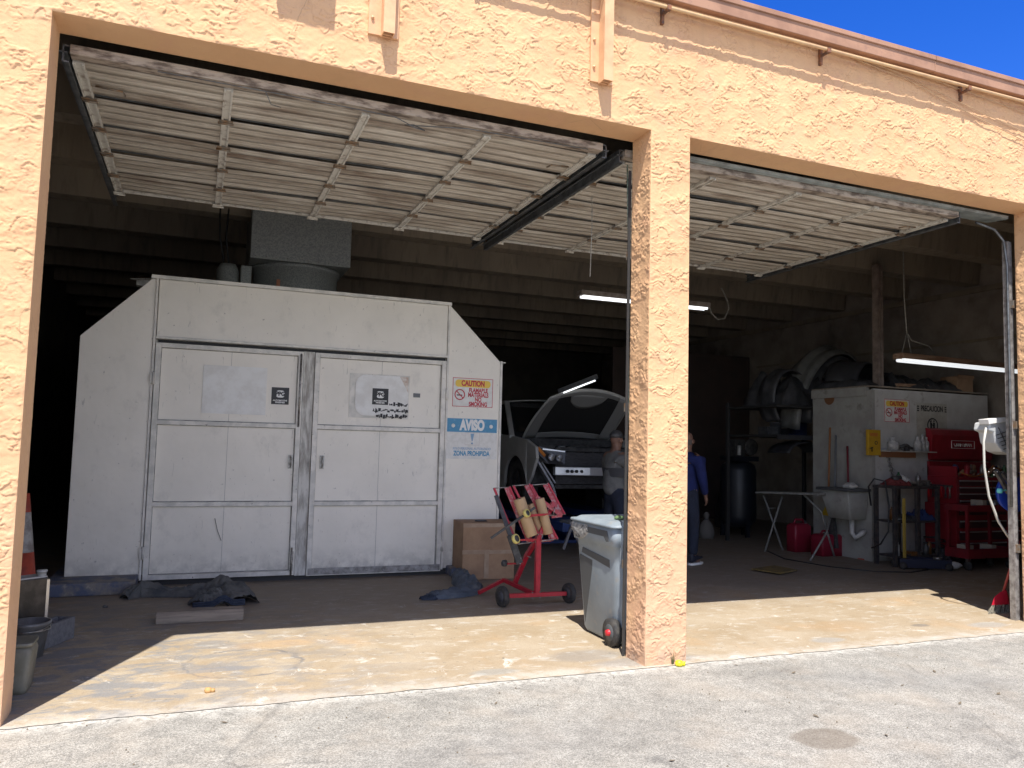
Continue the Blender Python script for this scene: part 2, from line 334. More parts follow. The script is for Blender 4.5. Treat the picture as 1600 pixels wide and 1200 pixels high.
plaster(vl, fl, al, (JX, 0, 0), (0, 1, 0), (0, 0, 1), (-1, 0, 0), 0, WT, -.01, HH, .0065, e2(0, WT), 6)
fl2 = lambda U, V: .25*e2(0, WT)(U, V)
plaster(vl, fl, al, (0, 0, 0), (0, 1, 0), (0, 0, 1), (1, 0, 0), 0, WT, -.01, HH, .01, lambda U, V: .5*e2(0, WT)(U, V), 8)
for a_, b_ in ((0, BW1), (PX1, JX)):
    plaster(vl, fl, al, (0, 0, HH), (0, 1, 0), (1, 0, 0), (0, 0, -1), 0, WT, a_, b_, .012, fl2, 9)
V_ = np.concatenate(vl); F_ = np.concatenate(fl); A_ = np.concatenate(al)
me = bpy.data.meshes.new('facade_wall'); me.vertices.add(len(V_)); me.vertices.foreach_set('co', (V_-np.array([3.8, 0, 0])).reshape(-1))
me.loops.add(F_.size); me.loops.foreach_set('vertex_index', F_.reshape(-1)); me.polygons.add(len(F_)); me.polygons.foreach_set('loop_start', np.arange(len(F_))*4)
me.polygons.foreach_set('loop_total', np.full(len(F_), 4)); me.update(calc_edges=True)
me.polygons.foreach_set('use_smooth', np.ones(len(F_), bool)); me.materials.append(ST)
at = me.attributes.new('ridge', 'FLOAT', 'POINT'); at.data.foreach_set('value', A_.astype(np.float32)); me.validate()
fo = bpy.data.objects.new('facade_wall', me); col.objects.link(fo); fo.parent = bld
o_ = MB()   # wall core behind the plaster, and the plain stretches beyond the photograph
dk = mat('inner wall paint', (.36, .31, .26), .85, c2=(.26, .22, .19), scale=2.5, c3=(.15, .12, .10), s3=1.2, bump=.2)
for a_, b_ in ((-9, -.7499), (JX+.4999, 16)): plain = MB(); plain.box(a_, b_, .0, WT, -.01, 4.6); plain.obj('side_facade', ST, bld)
core = MB(); core.box(-.75, -.004, .004, WT, 0, 4.6).box(-.004, JX+.004, .004, WT, HH+.004, 4.6).box(PX0+.004, PX1-.004, .004, WT, 0, HH+.004).box(JX+.004, JX+.5, .004, WT, 0, 4.6); core.obj('wall_core', dk, bld)
fas = mat('fascia paint', (.40, .225, .145), .6, c2=(.31, .17, .11), scale=4, c3=(.30, .17, .12), s3=9, lo3=.6, hi3=.7, spec=.4)
f_ = MB()
x = -9.
while x < 16:
    f_.box(x, x+3.05, -.10-.002*(int(x) % 2), .30, 4.575, 4.70); f_.box(x, x+3.05, -.115, -.02, 4.665, 4.705); x += 3.055
f_.obj('roof_fascia', fas, bld, bevel=.004)
m_ = MB(); m_.box(-9, 16, .3, 17.2, 4.6, 4.72); m_.obj('roof', mat('roof felt', (.3, .28, .26), .9), bld)
conc = mat('dirty ceiling concrete', (.31, .26, .195), .9, c2=(.24, .20, .155), scale=1.1, c3=(.14, .12, .10), s3=7, lo3=.5, hi3=.8, bump=.2, bscale=25, stretch=(1.6, 1, .25))
XL, XR, YB = -1.6, 11.9, 16.
m_ = MB(); m_.box(XL, XR, WT+.001, YB, 4.50, 4.599); m_.obj('ceiling', conc, bld)
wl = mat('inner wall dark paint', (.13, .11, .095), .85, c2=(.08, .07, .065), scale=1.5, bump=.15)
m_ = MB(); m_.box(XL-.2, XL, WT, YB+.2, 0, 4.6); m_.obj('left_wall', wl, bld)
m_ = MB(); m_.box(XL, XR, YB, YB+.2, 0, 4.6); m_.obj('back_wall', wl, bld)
m_ = MB(); m_.box(XR, XR+.2, WT, YB+.2, 0, 4.6); m_.obj('right_wall', dk, bld)
m_ = MB(); m_.box(XR-.05, XR, WT+.2, YB, 3.96, 4.04); m_.box(XR-.03, XR, WT+.2, 9, 3.2, 3.24); m_.obj('wall_ledge', conc, bld)
for yb in (1.4, 2.6, 3.8, 5.1, 6.5, 7.9, 9.3, 10.7, 12.1, 13.5, 14.9):
    b = MB(); b.prism([(XL, yb, 4.07), (XL, yb+.24, 4.07), (XL, yb+.31, 4.505), (XL, yb-.06, 4.505)], (XR-XL-.05, 0, 0)); b.obj('ceiling_beam', conc, bld)
# pipes clipped under the fascia
pipe = mat('painted conduit', (.62, .42, .22), .4, c2=(.52, .33, .18), scale=9, spec=.5)
br = mat('dark bracket', (.10, .06, .045), .6, c2=(.3, .12, .05), scale=30)
cp = thing('conduit_pipe', 'thin tan conduit pipe clipped under the roof edge above the right bay', 'pipe', (5, -.1, 4.5))
pp = MB(); pp.tube([(-6, -.095, 4.505), (2, -.095, 4.508), (7.3, -.095, 4.527), (15, -.095, 4.53)], .013); pp.obj('pipe_run', pipe, cp)
pp = MB(); pp.tube([(-6, -.06, 4.55), (3.8, -.06, 4.555), (7.3, -.06, 4.56), (15, -.06, 4.56)], .006); pp.obj('cable_run', pipe, cp)
for xc in (.9, 2.3, 3.72, 5.15, 6.66, 8.1):
    c = MB(); c.box(xc-.010, xc+.010, -.03, -.004, 4.43, 4.56); c.box(xc-.007, xc+.007, -.085, -.03, 4.49, 4.51); c.box(xc-.016, xc+.016, -.113, -.082, 4.492, 4.528); c.obj('pipe_clip', br, cp)
cw = thing('wire_shadow_lines', 'three thin tubes standing in for wire shadows across the stucco below the roof edge at the right', 'cable', (6.5, -.02, 4.2))  # thin tubes added on the stucco to draw the wires' shadow lines
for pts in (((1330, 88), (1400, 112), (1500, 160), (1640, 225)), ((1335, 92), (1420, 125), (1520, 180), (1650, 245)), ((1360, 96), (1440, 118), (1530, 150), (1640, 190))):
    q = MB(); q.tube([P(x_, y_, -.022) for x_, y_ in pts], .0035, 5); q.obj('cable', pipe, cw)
# wall brackets (two steel channels bolted on plates)
brm = mat('bracket paint', (.72, .45, .25), .45, c2=(.62, .36, .2), scale=8, spec=.5); hol = mat('dark hollow', (.05, .035, .025), .9)
def bracket(x0, x1, cx, z0, label):
    t = thing('wall_bracket', label, 'bracket', (cx, 0, z0), 'steel brackets bolted to the facade')
    b = MB(); b.box(x0, x1, -.022, -.004, z0, 4.56); b.obj('mounting_plate', brm, t, bevel=.002)
    c = MB(); c.box(cx-.035, cx-.029, -.10, -.022, z0-.01, 4.56); c.box(cx+.029, cx+.035, -.10, -.022, z0-.01, 4.56); c.box(cx-.029, cx+.029, -.10, -.094, z0-.01, 4.56); c.box(cx-.029, cx+.029, -.062, -.056, z0-.01, 4.56); c.obj('steel_channel', brm, t)
    bz = z0+.10
    while bz < 4.5:
        q = MB(); q.lathe((x0+.022, -.022, bz), [(.0, -.014), (.009, -.013), (.011, 0)], 8, (0, 1, 0)); q.obj('bolt', brm, t); bz += .19
bracket(1.655, 1.84, 1.765, 3.90, 'short peach painted steel bracket on the lintel above the first bay')
bracket(3.16, 3.33, 3.255, 3.905, 'longer peach steel bracket on the facade just left of the stucco pillar')
# sign above the frame whose shadow falls on the lintel
sg = thing('wall_sign', 'blade sign fixed high on the facade left of the brackets', 'sign', (1.3, -.3, 4.15))
q = MB(); q.box(1.0, 1.32, -.32, -.28, 4.56, 5.3); q.obj('sign_board', brm, sg); q = MB(); q.bar((1.15, 0, 4.7), (1.15, -.3, 4.7), .03); q.obj('sign_arm', brm, sg)
# ------------------------------------------------------------ overhead doors
dw = mat('door paint', (.62, .575, .50), .6, c2=(.43, .38, .315), scale=5, lo=.40, hi=.60, c3=(.20, .14, .10), s3=3.0, lo3=.52, hi3=.72, stretch=(.35, 1.6, 1), bump=.15, bscale=30)
dg = mat('door joint rail', (.13, .145, .15), .5, c2=(.07, .07, .07), scale=12)
rl = mat('door stile', (.68, .66, .60), .55, c2=(.32, .27, .22), scale=14, lo=.5, hi=.68)
tk = mat('galvanised track', (.17, .18, .185), .4, .5, c2=(.09, .095, .10), scale=14)
wd = mat('weathered bottom rail', (.40, .34, .28), .8, c2=(.13, .10, .08), scale=22, lo=.45, hi=.6, stretch=(.3, 1, 1), bump=.4)
hg = mat('hinge steel', (.24, .22, .19), .5, .5, c2=(.28, .17, .09), scale=30)
ZD = 3.575
def odoor(x0, x1, y0, label, rusty):
    t = thing('overhead_door', label, 'garage door', (x0, y0, ZD), 'overhead doors raised in the two bays')
    y = y0+.09; L = .515
    b = MB(); b.box(x0, x1, y0, y0+.085, ZD-.01, ZD+.045); b.obj('bottom_rail', wd, t, bevel=.004)
    for k in range(5):
        ya = y+.035; yb = y+L-.03; n = 4; prof = []; wv = (yb-ya)/n
        nx = 40
        for i in range(n):
            c0 = ya+i*wv; prof += [(c0, .009), (c0+wv*.14, -.002), (c0+wv*.74, -.002), (c0+wv*.90, .009)]
        prof.append((yb, .009)); ph = rnd.random()*9
        q = MB()
        for i in range(len(prof)-1):
            def fn(u, v, i=i):
                xx = x0+.02+(x1-x0-.04)*u; (a0, h0), (a1, h1) = prof[i], prof[i+1]
                return (xx, a0+(a1-a0)*v+.006*math.sin(xx*1.7+ph), ZD+h0+(h1-h0)*v+.006*math.sin(xx*2.3+ph+k))
            q.grid(fn, nx, 1)
        q.obj('door_panel', dw, t, solid=.004)
        q = MB(); q.box(x0+.01, x1-.01, yb-.005, yb+.07, ZD+.034, ZD+.044); q.box(x0+.01, x1-.01, yb+.026, yb+.034, ZD+.008, ZD+.034); q.obj('joint_rail', dg, t)
        y += L
    ye = y
    nb = 4; xsn = [x0+.03]+[x0+(x1-x0)*i/4 for i in (1, 2, 3)]+[x1-.03]
    for i, xx in enumerate(xsn):
        wv = .055 if 0 < i < 4 else .06
        q = MB(); yy = y0+.09
        for k in range(5):
            q.box(xx-wv/2, xx-wv/2+.012, yy+.02, yy+L-.02, ZD-.022, ZD+.004); q.box(xx+wv/2-.012, xx+wv/2, yy+.02, yy+L-.02, ZD-.022, ZD+.004); q.box(xx-wv/2+.012, xx+wv/2-.012, yy+.02, yy+L-.02, ZD-.012, ZD+.004); yy += L
        q.obj('door_stile', rl, t)
        for k in range(1, 6):
            yy = y0+.09+k*L; h = MB(); h.box(xx-.045, xx+.045, yy-.028, yy+.022, ZD-.033, ZD-.022); h.tube([(xx-.05, yy, ZD-.036), (xx+.05, yy, ZD-.036)], .008, 6); h.obj('hinge', hg if k < 5 else rl, t)
    q = MB(); q.box(x0, x1, ye-.005, ye+.02, ZD-.012, ZD+.025); q.obj('top_rail', rl, t)
    for sx, xx in ((-1, x0-.035), (1, x1+.035)):
        q = MB(); q.box(xx-.004, xx+.004, y0+.02, 3.25, ZD-.055, ZD+.045); q.box(xx-.03 if sx > 0 else xx, xx if sx > 0 else xx+.03, y0+.02, 3.25, ZD-.055, ZD-.047); q.box(xx-.03 if sx > 0 else xx, xx if sx > 0 else xx+.03, y0+.02, 3.25, ZD+.037, ZD+.045)
        q.box(xx-sx*.0-.022, xx+.022, y0+.02, 3.25, ZD-.0005, ZD+.006)
        q.obj('horizontal_track', tk, t)
        h = MB(); h.bar((xx, 3.15, ZD), (xx-.12, 3.2, 4.5), .03, .004); h.bar((xx, 3.15, ZD), (xx+.10, 3.2, 4.5), .03, .004); h.obj('track_hanger', hg, t)
    # handle and lock rod on the lowest section
    q = MB(); q.tube([(x0+.09, y0+.38, ZD-.02), (x0+.24, y0+.36, ZD-.035), (x0+.25, y0+.42, ZD-.035)], .007, 6); q.obj('lock_rod', hg, t)
    q = MB(); q.tube([(x1-.09, y0+.38, ZD-.02), (x1-.24, y0+.36, ZD-.035), (x1-.25, y0+.42, ZD-.035)], .007, 6); q.obj('lock_rod', hg, t)
    return t
d1 = odoor(.05, 3.42, .27, 'off white ribbed overhead door raised flat over the paint booth bay', 0)
d2 = odoor(3.62, 7.02, .30, 'raised overhead door of the right bay with peeling paint and rust stains', 1)
# grey slatted strip above the second door, behind the lintel
gs = mat('grey slats', (.27, .31, .31), .45, .2, c2=(.16, .18, .18), scale=7)
q = MB()
for i in range(6): q.prism([(PX1+.02, .255+i*.033, HH-.045+i*.003), (PX1+.02, .283+i*.033, HH-.052+i*.003), (PX1+.02, .285+i*.033, HH-.03+i*.003), (PX1+.02, .255+i*.033, HH-.02+i*.003)], (3.6, 0, 0))
tag(q.obj('slatted_shutter', gs), 'grey slatted shutter strip tucked behind the lintel of the right bay', 'shutter')
dk_ = mat('dark track', (.04, .04, .04), .5)
q = MB(); q.tube([(.5, .275, 3.555), (1.2, .27, 3.55), (1.9, .275, 3.54), (2.05, .30, 3.50), (2.12, .34, 3.51), (2.05, .36, 3.545), (1.98, .33, 3.52), (2.4, .28, 3.55), (3.3, .27, 3.555)], .0035, 5); q.tube([(1.1, .27, 3.55), (1.14, .33, 3.50), (1.2, .35, 3.50)], .003, 5); q.obj('loose_wire', dg, d1)
# vertical tracks at the jambs
def vtrack(x, label, m, bend):
    t = thing('door_track', label, 'door track', (x, .33, 0), 'vertical steel door tracks')
    q = MB(); q.box(x-.03, x+.03, .30, .306, 0, 3.42); q.box(x-.03, x-.024, .306, .35, 0, 3.42); q.box(x+.024, x+.03, .306, .33, 0, 3.42); q.obj('track_channel', m, t)
    for z in (.6, 1.7, 2.8): q = MB(); q.box(x-.01, x+.05, .27, .30, z, z+.07); q.obj('track_bracket', hg, t)
    if bend:
        q = MB(); q.tube([(x-.05, .30, 1.0), (x-.035, .30, 2.2), (x-.035, .30, 3.2), (x-.06, .31, 3.42), (x-.15, .33, 3.52), (x-.35, .36, 3.57)], .012, 8); q.obj('flexible_conduit', tk, t)
    return t
vtrack(7.66, 'pale steel door track at the right jamb with a bent conduit on it', mat('pale track', (.42, .40, .38), .45, .4, c2=(.22, .2, .19), scale=18), True)
t = thing('door_track', 'dark steel door track close behind the left edge of the stucco pillar', 'door track', (3.64, .33, 0), 'vertical steel door tracks')
q = MB(); q.box(3.632, 3.652, .262, .268, 0, 3.45); q.box(3.640, 3.644, .268, .285, 0, 3.45); q.obj('track_channel', dk_, t)
for z in (.6, 1.7, 2.8): q = MB(); q.box(3.638, 3.66, .268, .30, z, z+.06); q.obj('track_bracket', hg, t)
# ------------------------------------------------------------ paint booth
BY = 3.8
def booth_paint():
    k = NB('booth enamel')
    c = k.mix(k.mp(k.noise(1.8, 5), .35, .7), (.84, .80, .72), (.77, .735, .66))
    c = k.mix(k.math('MULTIPLY', k.mp(k.noise(4.5, 6, .7, stretch=(1, 1, .7)), .56, .76), .36), c, (.42, .41, .38))
    c = k.mix(k.math('MULTIPLY', k.mp(k.noise(22, 4, .6), .68, .74), .6), c, (.22, .21, .20))
    sc_ = k.noise(9, 3, .5, stretch=(4, 1, .5), dist=1.5); c = k.mix(k.math('MULTIPLY', k.mp(sc_, .70, .715), .35), c, (.2, .2, .2))
    low = k.math('MULTIPLY', k.mp(k.z, .35, .02), k.mp(k.noise(9, 5), .35, .6)); c = k.mix(k.math('MULTIPLY', low, .6), c, (.2, .19, .18))
    ru = k.math('MULTIPLY', k.mp(k.noise(16, 5, .7, stretch=(1.5, 1, .6)), .64, .70), k.mp(k.z, 1.1, .0)); c = k.mix(k.math('MULTIPLY', ru, .7), c, (.25, .13, .07))
    k.color(c, .5, .35); k.bump(k.noise(2.2, 3), .35, .04); return k.m
bp = booth_paint()
bs = mat('booth frame', (.76, .73, .67), .5, c2=(.55, .54, .5), scale=7, c3=(.22, .2, .18), s3=25, lo3=.66, hi3=.72)
gal = mat('galvanised sheet', (.38, .40, .39), .5, .15, c2=(.24, .26, .26), scale=70, lo=.4, hi=.6)
booth = thing('paint_booth', 'large white steel spray paint booth with chamfered top and double doors', 'paint booth', (1.9, BY, 0))
# shell behind the front
bx0, bx1, bz0, bzt, bzc = -.255, 4.03, .10, 3.02, 2.375
prof = [(bx0, bz0), (bx1, bz0), (bx1, bzc), (3.385, bzt), (.355, bzt), (bx0, bzc)]
q = MB(); q.loft([[(x, BY+.06, z) for x, z in prof], [(x, BY+7.0, z) for x, z in prof]], smooth=False); q.obj('booth_shell', bp, booth)
# front cheeks (left and right) and header
q = MB(); q.prism([(bx0, BY, bz0), (.375, BY, .07), (.375, BY, 2.98), (.345, BY, bzt-.03), (bx0, BY, bzc)], (0, .058, 0)); q.obj('left_cheek_panel', bp, booth, bevel=.003)
q = MB(); q.prism([(3.40, BY, .07), (4.03, BY, .07), (4.03, BY, bzc), (3.40, BY, 2.99)], (0, .058, 0)); q.obj('right_cheek_panel', bp, booth, bevel=.003)
q = MB(); q.box(.405, 3.375, BY, BY+.058, 2.42, 2.985); q.obj('header_panel', bp, booth, bevel=.003)
q = MB(); q.box(.33, 3.41, BY-.03, BY+.10, 3.0, 3.02); q.box(.33, 3.41, BY-.03, BY-.02, 2.985, 3.0); q.obj('top_flashing', bs, booth)
q = MB(); q.box(.40, 3.38, BY-.022, BY-.001, 2.395, 2.418); q.obj('header_rail', bs, booth)
q = MB()
q.box(.377, .397, BY-.018, BY+.03, .06, 2.985); q.obj('corner_post', bs, booth)
q = MB(); q.box(3.378, 3.398, BY-.018, BY+.03, .06, 2.985); q.obj('corner_post', bs, booth)
q = MB(); q.box(bx1-.012, bx1+.014, BY-.014, BY+.03, .05, bzc+.02); q.box(bx1-.01, bx1+.05, BY-.01, BY+.0, bzc, bzc+.012); q.obj('edge_trim', bs, booth)
dk2 = mat('booth gap', (.05, .05, .05), .9)
q = MB(); q.box(.42, 3.37, BY+.03, BY+.055, .05, 2.39); q.obj('door_recess', dk2, booth)
met = mat('worn steel', (.4, .39, .37), .4, .8, c2=(.2, .19, .18), scale=30)
edge_shade = mat('corner shade', (.16, .155, .15), .9, c2=(.4, .39, .37), scale=9)  # dark strips along the panel edges: frame shadow put into the colour
def door(xa, xb, za, name):
    d = MB(); d.box(xa+.045, xb-.045, BY+.012, BY+.022, za+.04, 2.31); o = d.obj('door_leaf', bp, booth)
    f = MB(); zs = [za, .755, 1.555, 2.315]
    f.box(xa, xa+.05, BY-.028, BY+.024, za, 2.355); f.box(xb-.05, xb, BY-.028, BY+.024, za, 2.355)
    f.box(xa+.05, xb-.05, BY-.028, BY+.003, za, za+.045); f.box(xa+.05, xb-.05, BY-.028, BY+.003, 2.31, 2.355)
    for z in (.76, 1.555): f.box(xa+.05, xb-.05, BY-.026, BY+.003, z, z+.042)
    f.obj('door_frame', bs, o, bevel=.003)
    g_ = MB()
    for z0, z1 in ((za+.045, .76), (.802, 1.555), (1.597, 2.31)):
        g_.box(xa+.05, xb-.05, BY+.008, BY+.0115, z0, z0+.008); g_.box(xa+.05, xb-.05, BY+.008, BY+.0115, z1-.005, z1); g_.box(xa+.05, xa+.056, BY+.008, BY+.0115, z0+.008, z1-.005); g_.box(xb-.058, xb-.05, BY+.008, BY+.0115, z0+.008, z1-.005)
    g_.obj('panel_edge_shade', edge_shade, o)
    s = MB(); s.box((xa+xb)/2-.0015, (xa+xb)/2+.0015, BY+.010, BY+.0125, za+.045, 2.31); s.obj('panel_seam', mat('seam', (.3, .3, .29), .8), o)
    return o
L1 = door(.405, 1.815, .06, 0); L2 = door(1.935, 3.37, .045, 1)
q = MB(); q.box(1.82, 1.93, BY-.012, BY+.028, .05, 2.36); q.obj('centre_mullion', mat('mullion dirty enamel', (.6, .59, .55), .55, c2=(.3, .28, .25), scale=9, lo=.42, hi=.6, c3=(.16, .15, .13), s3=5, lo3=.6, hi3=.75, stretch=(2, 1, .4)), booth)
for o, xh in ((L1, 1.73), (L2, 2.05)):
    h = MB(); h.box(xh-.022, xh+.022, BY-.001, BY+.004, 1.14, 1.28); h.tube([(xh, BY, 1.15), (xh, BY-.045, 1.165), (xh, BY-.05, 1.21), (xh, BY-.045, 1.255), (xh, BY, 1.27)], .008, 8); h.obj('door_handle', met, o)
h = MB(); h.tube([(1.79, BY-.035, 1.57), (1.79, BY-.035, 2.33)], .01, 8); h.box(1.78, 1.80, BY-.04, BY-.028, 1.9, 1.93); h.obj('bolt_rod', met, L1)
h = MB(); h.box(1.76, 1.80, BY-.035, BY-.029, .10, .30); h.tube([(1.78, BY-.045, .06), (1.78, BY-.045, .34)], .009, 8); h.obj('floor_bolt', met, L1)
for o, x, zs in ((L1, .40, (.32, 2.0)), (L2, 3.375, (.32, 1.98))):
    for z in zs: h = MB(); h.tube([(x, BY-.035, z-.06), (x, BY-.035, z+.06)], .013, 8); h.box(x-.03, x+.03, BY-.034, BY-.03, z-.05, z+.05); h.obj('hinge', bs, o)
q = MB(); q.box(1.95, 3.36, BY-.034, BY-.028, .055, .12); 
for i in range(8): q.lathe((2.05+i*.17, BY-.036, .085), [(0, -.006), (.012, -.005), (.014, 0)], 8, (0, 1, 0))
q.obj('kick_rail', mat('kick rail', (.38, .37, .36), .5, c2=(.15, .14, .13), scale=9), L2)
# patches, stickers on the doors
def plate(xa, xb, za, zb, m, name, par, y=BY+.010, t=.006):
    q = MB(); q.box(xa, xb, y-t, y+.002, za, zb); return q.obj(name, m, par)
wp = mat('white cover sheet', (.80, .80, .78), .6, c2=(.70, .69, .66), scale=8)
plate(.85, 1.46, 1.68, 2.165, wp, 'blank_cover_plate', L1)
BK = mat('black vinyl', (.02, .02, .022), .5); WH = mat('white vinyl', (.78, .78, .76), .5)
def rounded(cx, cz, w_, h_, r_, y, t=.001, n=5):
    pts = []
    for ax, az, a0 in ((1, 1, 0), (-1, 1, 90), (-1, -1, 180), (1, -1, 270)):
        for i in range(n+1):
            a = R(a0+90*i/n); pts.append((cx+ax*(w_/2-r_)+r_*math.cos(a), y, cz+az*(h_/2-r_)+r_*math.sin(a)))
    return pts
def logo(cx, cz, par, y, s=.175):
    g = plate(cx-s/2, cx+s/2, cz-s/2, cz+s/2, BK, 'logo_sticker', par, y, .0015)
    yy = y-.0018
    q = MB(); q.prism(rounded(cx, cz+.02, s*.50, s*.42, .028, yy-.0008), (0, .0006, 0)); q.obj('logo_badge', WH, g)
    text('logo_letters', 'PPG', (cx, yy-.0012, cz+.02), .058, BK, g, .95, .003)
    text('logo_caption', 'AUTOMOTIVE', (cx, yy-.0005, cz-.048), .021, WH, g, 1.05, .0008)
    text('logo_caption', 'FINISHES', (cx, yy-.0005, cz-.068), .021, WH, g, 1.15, .0008)
logo(1.60, 1.885, L1, BY+.011)
pk = mat('torn sticker', (.80, .79, .76), .6, c2=(.72, .66, .58), scale=9, lo=.55, hi=.65)
plate(2.31, 2.96, 1.69, 2.165, bs, 'sign_backing', L2)
q = MB(); q.prism(rounded(2.66, 1.935, .58, .44, .11, BY-.0075), (0, .0015, 0)); q.obj('peeling_sticker', wp, L2)
q = MB(); q.add([(2.85, BY-.0085, 2.15), (2.945, BY-.0085, 2.15), (2.945, BY-.0085, 1.98), (2.92, BY-.0085, 2.03)], [(0, 1, 2, 3)]); q.obj('sticker_corner', mat('brown glue', (.55, .42, .34), .8, c2=(.72, .68, .62), scale=20), L2, solid=.001)
logo(2.64, 1.925, L2, BY-.008)
q = MB(); r2 = random.Random(4)   # smeared black lettering remnants
for row, (xa, xb, z) in enumerate(((2.74, 2.94, 1.845), (2.56, 2.94, 1.775), (2.60, 2.93, 1.715))):
    x = xa
    while x < xb:
        w_ = r2.uniform(.008, .028); hh = r2.uniform(.012, .045) if not (row == 1 and x > 2.66 and x < 2.8) else r2.uniform(.01, .02)
        z1 = z+r2.uniform(-.008, .008); q.add([(x, BY-.0095, z1-hh/2), (x+w_, BY-.0095, z1-hh/2+r2.uniform(-.006, .006)), (x+w_+r2.uniform(-.004, .006), BY-.0095, z1+hh/2), (x+r2.uniform(-.004, .006), BY-.0095, z1+hh/2+r2.uniform(-.01, .008))], [(0, 1, 2, 3)]); x += w_*r2.uniform(.7, 1.25)
q.obj('smeared_lettering', BK, L2)
plate(3.01, 3.085, 1.935, 1.98, mat('grey nameplate', (.12, .12, .12), .4, .4), 'nameplate', L2)
q = MB(); q.tube([(1.03, BY-.002, .64), (1.06, BY-.002, .52), (1.10, BY-.002, .42)], .003, 5); q.obj('scratch', mat('scratch', (.12, .12, .13), .8), L1)
# curb
cb = mat('blue painted kerb', (.09, .11, .17), .7, c2=(.22, .20, .18), scale=7, lo=.42, hi=.58, c3=(.3, .28, .25), s3=14, lo3=.6, hi3=.66, bump=.3)
q = MB(); q.box(-.37, .37, 3.39, BY+6.9, .004, .118); q.box(3.44, 4.08, 3.58, BY+6.9, .004, .10); q.obj('blue_plinth', cb, booth, bevel=.012)
q = MB(); q.box(.37, 3.44, BY+.02, BY+6.9, .004, .055); q.obj('floor_sill', dk2, booth)
# light arm on roof left, duct, fan motor
q = MB(); q.box(.16, .33, BY+.5, BY+.62, 2.99, 3.05); q.bar((.33, BY+.3, 3.03), (.12, BY+.5, 3.05), .05, .01); q.obj('roof_bracket', bs, booth)
du = thing('exhaust_duct', 'square galvanised exhaust duct on a round collar on top of the booth', 'duct', (1.8, 5.3, 3.02))
q = MB(); a_ = P(391, 402, 4.75); b_ = P(548, 402, 4.75); q.box(a_.x, b_.x, 4.75, 5.85, a_.z, 4.56); q.obj('square_duct', gal, du, bevel=.006)
q = MB(); dc_ = P(462, 430, 5.3); dh = a_.z-3.0; q.lathe((dc_.x, 5.3, 3.0), [(.50, 0), (.50, dh-.05), (.53, dh-.045), (.53, dh-.005), (.45, dh-.002)], 40); q.obj('round_collar', gal, du)
q = MB(); q.box(dc_.x-.26, dc_.x-.22, 4.84, 4.87, 3.22, 3.30); q.obj('warning_sticker', mat('orange sticker', (.55, .22, .12), .6), du)
q = MB()
for i in range(9): q.lathe((a_.x+.06+i*.118, 4.746, a_.z+.03), [(0, -.004), (.008, -.003), (.009, 0)], 6, (0, 1, 0))
q.obj('rivet', met, du)
fm = thing('fan_motor', 'grey electric fan motor beside the round duct collar on the booth roof', 'motor', (1.2, 5.0, 3.02))
q = MB(); q.lathe((1.06, 5.1, 3.02), [(.0, 0), (.12, 0), (.125, .05), (.125, .38), (.09, .45), (0, .46)], 24); q.obj('motor_body', gal, fm)
q = MB(); q.box(1.20, 1.32, 5.0, 5.15, 3.02, 3.46); q.obj('motor_mount', gal, fm, bevel=.01)
q = MB(); q.tube([(1.02, 5.1, 3.45), (.95, 5.1, 3.8), (.93, 5.1, 4.5)], .012, 6); q.tube([(1.07, 5.1, 3.45), (1.02, 5.1, 3.8), (1.05, 5.1, 4.5)], .012, 6); q.obj('power_cable', BK, fm)
# ------------------------------------------------------------ warning signs
RD = mat('sign red', (.50, .03, .05), .5); YL = mat('sign yellow', (.80, .55, .08), .5); SW = mat('sign white', (.74, .73, .70), .5, c2=(.66, .65, .61), scale=20)
BL = mat('sign blue', (.07, .27, .46), .5, c2=(.16, .38, .55), scale=30, lo=.55, hi=.7); BG = mat('faded blue print', (.22, .36, .52), .6)
def caution(x0, x1, z0, z1, y, label):
    s_ = (x1-x0)/.48; cx = (x0+x1)/2; cz = (z0+z1)/2
    t = thing('caution_sign', label, 'sign', (cx, y, z0), 'flammable materials no smoking signs')
    q = MB(); q.box(x0, x1, y-.004, y, z0, z1); o = q.obj('sign_board', SW, t)
    q = MB(); b = .006*s_
    q.box(x0, x1, y-.0052, y-.0042, z0, z0+b).box(x0, x1, y-.0052, y-.0042, z1-b, z1).box(x0, x0+b, y-.0052, y-.0042, z0+b, z1-b).box(x1-b, x1, y-.0052, y-.0042, z0+b, z1-b); q.obj('sign_border', RD, t)
    q = MB(); q.prism(rounded(cx, z1-.062*s_, .42*s_, .082*s_, .035*s_, y-.0055), (0, .001, 0)); q.obj('yellow_band', YL, t)
    text('sign_lettering', 'CAUTION', (cx, y-.0062, z1-.062*s_), .085*s_, RD, t, .72, .004*s_)
    for i, l in enumerate(('FLAMABLE', 'MATERIALS', 'NO', 'SMOKING')):
        text('sign_lettering', l, (cx+.065*s_, y-.005, z1-(.138+.052*i)*s_), .066*s_, RD, t, .74, .0028*s_)
    q = MB(); c = (x0+.085*s_, y-.005, z0+.135*s_); q.lathe(c, [(.05*s_, 0), (.062*s_, 0), (.062*s_, .001), (.05*s_, .001)], 28, (0, -1, 0)); d = .04*s_
    q.bar((c[0]-d, y-.006, c[2]+d), (c[0]+d, y-.006, c[2]-d), .011*s_, .0012, (0, 1, 0)); q.obj('no_smoking_ring', RD, t)
    q = MB(); q.bar((c[0]-.036*s_, y-.0045, c[2]-.006*s_), (c[0]+.03*s_, y-.0045, c[2]-.006*s_), .001, .013*s_, (0, 0, 1)); q.obj('cigarette_symbol', BK, t)
caution(3.455, 3.935, 1.855, 2.18, BY-.001, 'red and yellow CAUTION sign on the paint booth right of its doors')
t = thing('notice_sign', 'blue and white AVISO ZONA PROHIBIDA sign below the caution sign on the booth', 'sign', (3.7, BY, 1.26))
